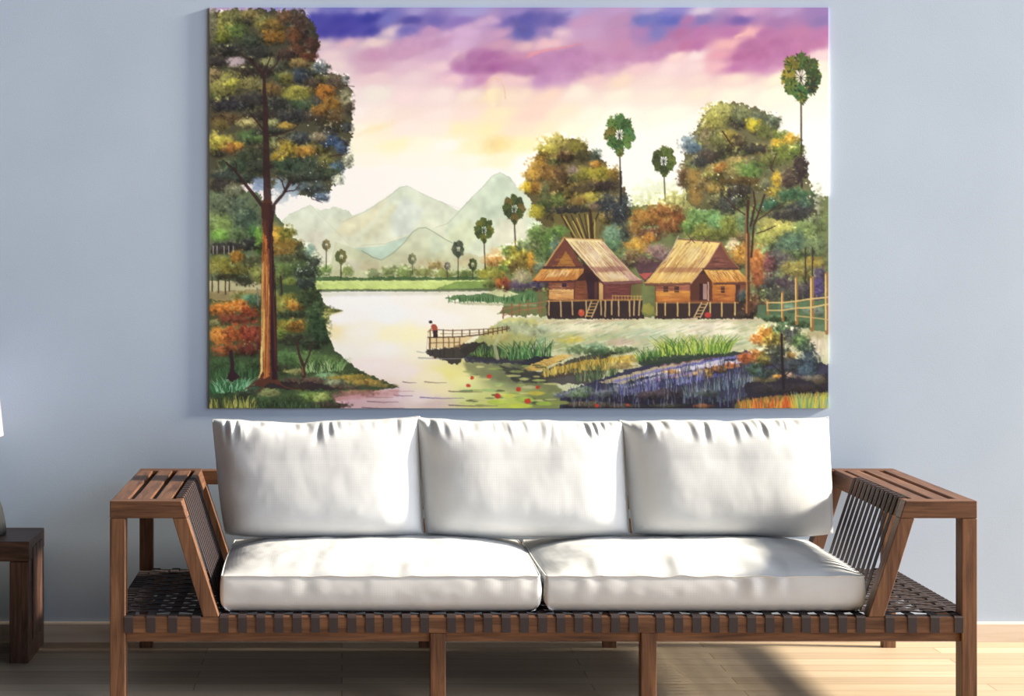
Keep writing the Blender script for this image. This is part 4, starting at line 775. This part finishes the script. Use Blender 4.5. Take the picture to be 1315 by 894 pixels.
    for (y, x0, x1, c) in ((492, 518, 535, (120, 100, 104)), (492, 546, 574, (130, 110, 90)), (504, 577, 620, (110, 90, 76)), (512, 540, 596, (110, 90, 150)), (509, 506, 530, (120, 90, 130)), (517, 472, 512, (120, 92, 104)), (522, 577, 640, (96, 76, 86)), (525, 465, 520, (110, 84, 96)), (511, 470, 505, (150, 110, 110)), (503, 500, 532, (190, 150, 150)), (461, 538, 600, (140, 140, 150)), (453, 536, 550, (170, 170, 170))): line([(x0, y-.8), ((x0+x1)/2, y+.5), (x1, y)], 1.5, .6, c, .8, .4)
    # ---- left shore
    poly([(255, 240), (330, 246), (345, 262), (372, 300), (400, 322), (404, 362), (255, 364)], (88, 104, 74), .95, 4)
    poly([(255, 360), (400, 360), (410, 375), (420, 395), (440, 399), (425, 404), (418, 420), (430, 450), (450, 468), (470, 480), (512, 498), (470, 505), (430, 512), (440, 530), (255, 530)], (66, 84, 56), 1, 2)
    poly([(412, 392), (430, 398), (441, 400), (425, 405), (420, 425), (416, 412)], (206, 196, 120), .7, 2, soft=1)
    clumps([(412, 395, 14, 3, (100, 120, 76)), (425, 399, 12, 2, (140, 150, 80))])
    poly([(255, 360), (336, 362), (336, 376), (255, 378)], (186, 182, 142), .95, 1.5); poly([(255, 375), (336, 372), (336, 390), (255, 384)], (150, 136, 96), .9, 2)
    clumps([(310, 382, 16, 7, (120, 130, 70)), (318, 384, 9, 6, (100, 160, 140)), (328, 388, 10, 10, (60, 100, 80)), (350, 378, 12, 6, (150, 150, 80)), (400, 374, 10, 4, (70, 90, 56))])
    clumps([(284, 262, 24, 16, (96, 112, 96)), (308, 268, 18, 18, (84, 104, 94)), (272, 285, 14, 14, (126, 150, 100)), (286, 290, 16, 14, (134, 168, 94)), (283, 302, 14, 8, (124, 186, 80)), (316, 285, 18, 18, (62, 92, 86)), (305, 300, 14, 10, (90, 120, 84)), (326, 300, 9, 14, (72, 124, 72)), (332, 308, 6, 18, (114, 172, 66)), (300, 316, 32, 6, (42, 40, 54)), (320, 312, 10, 8, (40, 44, 58)), (280, 322, 14, 6, (50, 46, 56))])
    for x in (273, 278, 287, 293, 299): line([(x, 316), (x, 326)], 1.2, .8, (206, 196, 206), .7)
    clumps([(284, 338, 16, 11, (146, 146, 56)), (304, 330, 9, 10, (204, 140, 46)), (274, 346, 9, 9, (146, 146, 76)), (310, 346, 16, 10, (114, 114, 54)), (324, 336, 12, 9, (76, 82, 60)), (294, 348, 14, 8, (126, 120, 46)), (316, 360, 16, 7, (44, 48, 42)), (330, 352, 10, 12, (140, 150, 80)), (290, 355, 18, 4, (60, 60, 44))])
    for x, y1 in ((272, 374), (280, 376), (289, 378), (294, 374)): line([(x, 356), (x, y1)], 1.6, 1.8, (70, 56, 46), .9)
    clumps([(352, 300, 9, 14, (186, 140, 50)), (360, 306, 15, 13, (188, 144, 50)), (368, 300, 12, 10, (136, 136, 50)), (376, 316, 11, 12, (146, 116, 44)), (360, 322, 15, 7, (150, 112, 46)), (370, 332, 16, 6, (62, 66, 48)), (388, 326, 11, 12, (52, 62, 50)), (398, 322, 8, 9, (150, 190, 180)), (404, 338, 9, 12, (40, 56, 54)), (364, 346, 18, 10, (94, 120, 64)), (384, 343, 14, 9, (74, 100, 64)), (394, 350, 16, 10, (40, 58, 56)), (392, 364, 16, 7, (46, 66, 72)), (355, 358, 9, 9, (120, 140, 80)), (372, 362, 9, 5, (130, 150, 70))])
    dots(20, 376, 336, 402, 352, (206, 216, 216), .9); line([(360, 355), (362, 382)], 2.2, 2.4, (56, 46, 46)); line([(330, 370), (331, 392)], 1.6, 1.6, (120, 120, 110))
    # ochre and red bushes
    clumps([(370, 386, 18, 9, (140, 136, 56)), (376, 393, 16, 8, (186, 126, 46)), (360, 396, 10, 9, (150, 156, 76)), (394, 384, 15, 11, (44, 66, 46)), (406, 398, 10, 10, (38, 64, 46)), (380, 405, 26, 5, (40, 54, 42)), (368, 420, 20, 10, (146, 140, 54)), (384, 418, 16, 9, (176, 122, 46)), (406, 418, 16, 20, (40, 76, 52)), (412, 432, 12, 12, (34, 66, 48)), (378, 436, 22, 7, (40, 42, 42)), (360, 430, 8, 7, (120, 150, 66)), (398, 442, 14, 7, (38, 56, 46))], ct=.4)
    clumps([(285, 396, 19, 9, (222, 128, 46)), (305, 394, 15, 9, (226, 136, 54)), (320, 402, 14, 10, (176, 70, 40)), (300, 410, 24, 7, (134, 56, 44)), (275, 415, 8, 4, (150, 150, 100)), (282, 432, 16, 12, (226, 140, 56)), (302, 430, 18, 12, (200, 92, 44)), (322, 430, 14, 16, (156, 52, 42)), (318, 450, 16, 8, (116, 40, 42)), (288, 450, 18, 8, (176, 86, 48)), (335, 440, 8, 10, (110, 36, 40))], ct=.4)
    dots(26, 275, 395, 330, 450, (240, 190, 110), .9, .7)
    # ground, grass, stones
    clumps([(290, 470, 24, 10, (56, 96, 62)), (320, 474, 18, 12, (50, 86, 56)), (285, 500, 20, 12, (60, 110, 70)), (370, 460, 20, 10, (90, 140, 84)), (362, 474, 14, 7, (56, 70, 50)), (400, 465, 22, 12, (96, 140, 80)), (425, 468, 18, 10, (90, 124, 70)), (415, 474, 24, 6, (46, 60, 46)), (445, 480, 22, 5, (60, 80, 50)), (380, 478, 14, 4, (170, 170, 110)), (420, 484, 18, 5, (130, 180, 136)), (450, 486, 24, 5, (196, 166, 70)), (470, 492, 24, 4, (200, 160, 76)), (490, 496, 16, 3, (150, 130, 76)), (430, 492, 14, 4, (170, 180, 150)), (400, 490, 18, 6, (110, 80, 80)), (375, 490, 16, 5, (90, 64, 70)), (440, 498, 26, 4, (104, 84, 80)), (385, 498, 12, 5, (170, 160, 76)), (395, 510, 18, 7, (130, 166, 84)), (415, 511, 12, 7, (186, 206, 116)), (345, 506, 16, 6, (170, 176, 116)), (340, 516, 24, 7, (60, 90, 60)), (375, 512, 16, 8, (56, 80, 52)), (320, 500, 12, 9, (96, 130, 110)), (310, 508, 10, 8, (46, 60, 50)), (460, 505, 30, 4, (170, 116, 106)), (425, 521, 26, 4, (80, 66, 66))], ct=.3)
    poly([(425, 508), (470, 504), (512, 500), (512, 510), (470, 512), (430, 516)], (186, 130, 130), .6, 2, soft=1.2)
    poly([(318, 496), (345, 492), (400, 492), (440, 500), (400, 502), (350, 500)], (50, 36, 46), .8, 2.5)
    grass(272, 318, 505, 500, 16, 130, [(60, 120, 76), (110, 176, 130), (40, 80, 56), (150, 200, 160)], .8, 1.3); grass(268, 330, 526, 524, 13, 130, [(170, 170, 76), (110, 120, 56), (200, 200, 110), (46, 56, 40)], .3, 1.2)
    grass(268, 330, 486, 484, 12, 80, [(50, 100, 60), (36, 66, 46), (84, 130, 80)], .4); grass(388, 440, 478, 476, 13, 130, [(120, 160, 96), (80, 120, 66), (50, 70, 48), (160, 190, 130)], .8, 1.2); grass(330, 420, 524, 524, 6, 60, [(90, 130, 80), (40, 50, 40)], .4)
    line([(297, 488), (298, 470), (296, 452)], 6, 4.5, (56, 34, 46), .97); poly([(290, 488), (294, 478), (302, 478), (308, 486), (300, 489)], (56, 34, 46), .95, 1)
    line([(390, 484), (389, 470), (384, 456), (381, 440)], 5, 2.6, (70, 46, 44), .97); line([(391, 470), (397, 456), (401, 440)], 2.6, 1.8, (70, 46, 44), .95); line([(389, 482), (388, 472)], 2, 1.6, (150, 96, 70), .8)
    # ---- the great tree at the left
    poly([(255, 18), (290, 12), (340, 10), (392, 14), (404, 30), (409, 55), (404, 72), (418, 92), (446, 96), (452, 130), (452, 165), (446, 195), (440, 220), (420, 252), (392, 250), (330, 235), (255, 246)], (66, 66, 44), .9, 6)
    fill([(272, 20), (330, 14), (390, 18), (402, 50), (402, 80), (440, 104), (446, 160), (436, 215), (410, 244), (360, 232), (275, 238)], [(92, 92, 50), (66, 74, 52), (58, 56, 52), (112, 96, 52), (80, 96, 60), (60, 70, 74), (52, 50, 58), (126, 120, 62)], 80)
    blob(368, 240, 28, 15, (150, 172, 192), .9, .5, .5); blob(332, 236, 12, 12, (132, 154, 190), .9, .4, .5); blob(362, 254, 12, 9, (190, 204, 214), .8, .5, .5)
    blob(300, 78, 16, 8, (180, 164, 174), .9, .4, .4); blob(343, 78, 10, 9, (136, 140, 98), .9, .4, .4)
    big = [(288, 32, 17, 16, (152, 152, 72)), (303, 38, 14, 13, (98, 128, 66)), (300, 20, 18, 9, (124, 128, 82)), (283, 47, 13, 8, (114, 124, 44)), (272, 30, 7, 22, (130, 130, 110)), (323, 18, 14, 8, (144, 130, 82)), (335, 30, 12, 12, (112, 110, 60)), (352, 33, 16, 13, (132, 104, 48)), (351, 47, 18, 9, (156, 106, 40)), (366, 20, 11, 9, (116, 80, 60)), (385, 34, 14, 22, (66, 44, 52)), (377, 46, 10, 12, (112, 64, 44)), (322, 52, 16, 10, (46, 62, 58)), (290, 64, 24, 8, (42, 42, 54)), (330, 66, 22, 8, (44, 48, 58)), (382, 64, 14, 8, (92, 50, 44)), (400, 58, 9, 12, (78, 42, 46)), (368, 70, 14, 8, (62, 44, 52)), (397, 72, 11, 6, (108, 54, 44)), (280, 78, 14, 8, (46, 42, 56)), (310, 92, 18, 9, (58, 50, 50)), (335, 90, 16, 10, (48, 42, 48)), (362, 84, 12, 8, (56, 62, 56)), (385, 80, 14, 6, (150, 126, 80)),
           (288, 108, 24, 16, (154, 152, 80)), (297, 105, 9, 6, (196, 196, 76)), (322, 106, 14, 9, (156, 150, 94)), (275, 95, 9, 9, (156, 136, 100)), (384, 97, 18, 10, (36, 52, 86)), (402, 106, 14, 8, (72, 58, 58)), (410, 86, 10, 9, (136, 154, 172)), (430, 104, 13, 11, (96, 80, 78)), (444, 101, 5, 6, (170, 176, 186)), (350, 114, 15, 9, (124, 94, 54)), (368, 100, 10, 9, (120, 116, 54)), (380, 120, 18, 12, (146, 146, 58)), (383, 114, 10, 5, (176, 172, 80)), (418, 117, 13, 9, (192, 118, 38)), (426, 132, 13, 9, (178, 124, 44)), (445, 126, 9, 12, (160, 158, 130)), (448, 138, 7, 8, (70, 60, 56)), (322, 128, 30, 10, (46, 46, 60)), (290, 134, 24, 9, (42, 42, 66)), (356, 134, 18, 9, (42, 46, 62)), (388, 134, 20, 9, (52, 78, 62)), (335, 148, 26, 9, (52, 46, 52)), (378, 148, 24, 9, (46, 50, 66)), (410, 148, 18, 10, (78, 66, 62)), (430, 150, 14, 10, (108, 82, 54)), (412, 140, 12, 7, (160, 110, 46)), (446, 163, 8, 6, (76, 86, 104)), (290, 152, 22, 8, (92, 70, 50)), (282, 160, 12, 8, (120, 106, 60)),
           (317, 157, 14, 6, (196, 186, 126)), (350, 157, 9, 6, (156, 166, 116)), (367, 161, 11, 5, (206, 172, 76)), (275, 182, 10, 14, (206, 196, 86)), (288, 182, 16, 11, (190, 180, 70)), (298, 190, 14, 8, (156, 96, 44)), (306, 186, 6, 5, (210, 160, 60)), (320, 175, 18, 9, (72, 106, 66)), (345, 168, 18, 6, (40, 48, 56)), (347, 182, 10, 8, (156, 170, 116)), (336, 178, 9, 6, (96, 130, 76)), (370, 190, 18, 12, (192, 166, 54)), (394, 194, 16, 10, (182, 132, 50)), (359, 202, 12, 7, (176, 146, 46)), (412, 190, 9, 9, (104, 100, 50)), (318, 200, 20, 10, (46, 62, 52)), (300, 214, 20, 10, (42, 72, 62)), (330, 212, 14, 14, (44, 56, 54)), (388, 178, 16, 8, (62, 72, 92)), (424, 180, 13, 10, (46, 78, 138)), (440, 188, 10, 9, (62, 92, 152)), (410, 176, 12, 6, (150, 136, 116)), (374, 214, 26, 13, (42, 68, 62)), (400, 212, 18, 12, (52, 72, 66)), (420, 206, 12, 9, (112, 112, 60)), (432, 214, 11, 8, (70, 104, 140)), (425, 222, 14, 8, (60, 80, 66)), (400, 226, 20, 9, (46, 62, 62)), (380, 228, 18, 8, (50, 60, 60)), (288, 224, 20, 9, (48, 64, 72)), (284, 238, 18, 10, (52, 48, 58)), (310, 228, 14, 7, (50, 70, 70)), (408, 242, 14, 9, (62, 78, 92)), (414, 252, 10, 6, (92, 122, 168)), (390, 240, 9, 6, (90, 110, 130)), (447, 206, 7, 9, (178, 184, 168)), (434, 230, 8, 7, (196, 204, 186)), (300, 244, 14, 8, (120, 130, 110)), (446, 184, 4, 5, (60, 60, 70))]
    clumps(big, size=2.0, ct=.38)
    dots(40, 395, 150, 445, 255, (216, 222, 226), .9); dots(30, 290, 120, 400, 235, (190, 190, 150), .6)
    # branches and trunk
    bk = (58, 36, 38)
    for L, w0, w1 in (([(348, 285), (352, 262), (364, 248), (372, 232)], 5, 3), ([(366, 246), (374, 234), (376, 226)], 2, 1.2), ([(366, 246), (378, 244), (386, 236)], 1.8, 1), ([(366, 246), (362, 232), (357, 228)], 1.8, 1.2), ([(338, 266), (326, 250), (316, 238), (302, 220), (290, 208)], 5, 2.4), ([(303, 221), (303, 212), (301, 206)], 1.8, 1.2), ([(344, 280), (342, 220), (341, 170), (340, 130), (338, 90)], 11, 3.5), ([(340, 168), (330, 156), (318, 140)], 3, 1.4), ([(342, 160), (345, 140)], 2, 1.2), ([(338, 95), (322, 78), (306, 66)], 3, 1.2), ([(339, 92), (346, 76), (348, 66)], 2.4, 1.2), ([(344, 92), (356, 80), (358, 66)], 2.2, 1.2), ([(336, 96), (332, 80)], 2, 1.2), ([(345, 175), (376, 166), (384, 158)], 2, 1), ([(424, 200), (440, 198), (446, 197)], 1.2, .8), ([(400, 255), (414, 260)], 1, .7), ([(438, 108), (455, 110)], 1, .7)):
        line(L, w0, w1, bk, .9, .6)
    poly([(338, 255), (349, 258), (350, 300), (351, 345), (353, 395), (354, 440), (356, 485), (362, 496), (345, 492), (338, 498), (326, 496), (333, 484), (335, 440), (337, 395), (336, 345), (337, 300), (335, 268)], (92, 54, 42), 1, .8)
    poly([(345, 262), (350, 262), (351, 345), (353, 395), (355, 440), (357, 488), (349, 488), (347, 440), (346, 395), (345, 345)], (50, 28, 40), .95, 1.4)
    poly([(337, 290), (341, 280), (344, 345), (345, 395), (345, 440), (346, 484), (338, 488), (338, 440), (340, 395), (338, 345)], (190, 112, 52), .8, 1.4)
    poly([(337, 335), (340, 335), (341, 395), (338, 440), (337, 478), (330, 490), (334, 480), (335, 440), (337, 395)], (236, 206, 130), .95, 1.)
    poly([(335, 262), (349, 260), (348, 284), (345, 310), (338, 300)], (72, 40, 38), .8, 2)
    hatch([(336, 300), (345, 300)], [(333, 488), (347, 488)], 80, [(226, 150, 60), (130, 60, 36), (240, 196, 110), (90, 44, 36), (200, 100, 40)], 1.1, .5); hatch([(345, 290), (351, 290)], [(348, 488), (357, 488)], 60, [(40, 24, 36), (70, 38, 44), (110, 56, 40)], 1.1, .6)
    for L in ([(330, 490), (320, 497), (312, 502)], [(340, 492), (336, 500), (326, 506)], [(354, 490), (366, 498), (376, 500)]): line(L, 3, 1.2, (96, 60, 46), .9)
    # ---- paper tooth and mild edges
    P2 = P*(1+(rng.random((H, W, 1)).astype(np.float32)-.5)*.03)
    P2 = np.clip(P2, 0, 1); P2 = P2-.022*np.sin(2*np.pi*np.clip(P2-.04, 0, 1))
    L = P2.mean(-1, keepdims=True); P2 = np.minimum(L+(P2-L)*.86, .965)
    P2 = P2.reshape(PH, SS, PW, SS, 3).mean((1, 3))
    return np.clip(P2, 0, 1)

# ------------------------------------------------------------------ the canvas on the wall
def build_canvas():
    A = paint_landscape().astype(np.float64)
    A = np.where(A <= .04045, A/12.92, ((A+.055)/1.055)**2.4)
    x0, x1, z0, z1, yf, yb = -.4264, 1.5660, .7525, 2.0430, 6.122, 6.1296
    h, w = A.shape[:2]
    A = np.pad(A, ((1, 1), (1, 1), (0, 0)), mode='edge'); H, W = h+2, w+2
    gx = np.concatenate([[x0], np.linspace(x0, x1, w), [x1]]); gz = np.concatenate([[z1], np.linspace(z1, z0, h), [z0]])
    co = np.zeros((H, W, 3)); co[..., 0] = gx[None, :]; co[..., 2] = gz[:, None]; co[..., 1] = yf
    co[0, :, 1] = yb; co[-1, :, 1] = yb; co[:, 0, 1] = yb; co[:, -1, 1] = yb
    co -= np.array([(x0+x1)/2, yb, z0])
    idx = np.arange(H*W).reshape(H, W)
    q = np.stack([idx[:-1, :-1], idx[1:, :-1], idx[1:, 1:], idx[:-1, 1:]], -1).reshape(-1, 4)
    me = bpy.data.meshes.new('landscape_painting')
    me.vertices.add(H*W); me.vertices.foreach_set('co', co.reshape(-1).astype(np.float32))
    n = len(q); me.loops.add(n*4); me.loops.foreach_set('vertex_index', q.reshape(-1).astype(np.int32))
    me.polygons.add(n); me.polygons.foreach_set('loop_start', np.arange(0, n*4, 4, dtype=np.int32))
    at = me.color_attributes.new('pigment', 'FLOAT_COLOR', 'POINT')
    at.data.foreach_set('color', np.concatenate([A.reshape(-1, 3), np.ones((H*W, 1))], 1).reshape(-1).astype(np.float32))
    me.polygons.foreach_set('use_smooth', np.zeros(n, dtype=bool))
    me.update(calc_edges=True); me.validate()
    m, t, b = mat('painted_canvas', .6, .2)
    a = N(t, 'ShaderNodeAttribute'); a.attribute_name = 'pigment'; t.links.new(a.outputs['Color'], b.inputs['Base Color'])
    me.materials.append(m)
    o = bpy.data.objects.new('landscape_painting', me); COL.objects.link(o); o.location = ((x0+x1)/2, yb, z0)
    tag(o, 'large watercolour canvas of lake, trees and thatched huts hanging above the sofa', 'painting')
build_canvas()
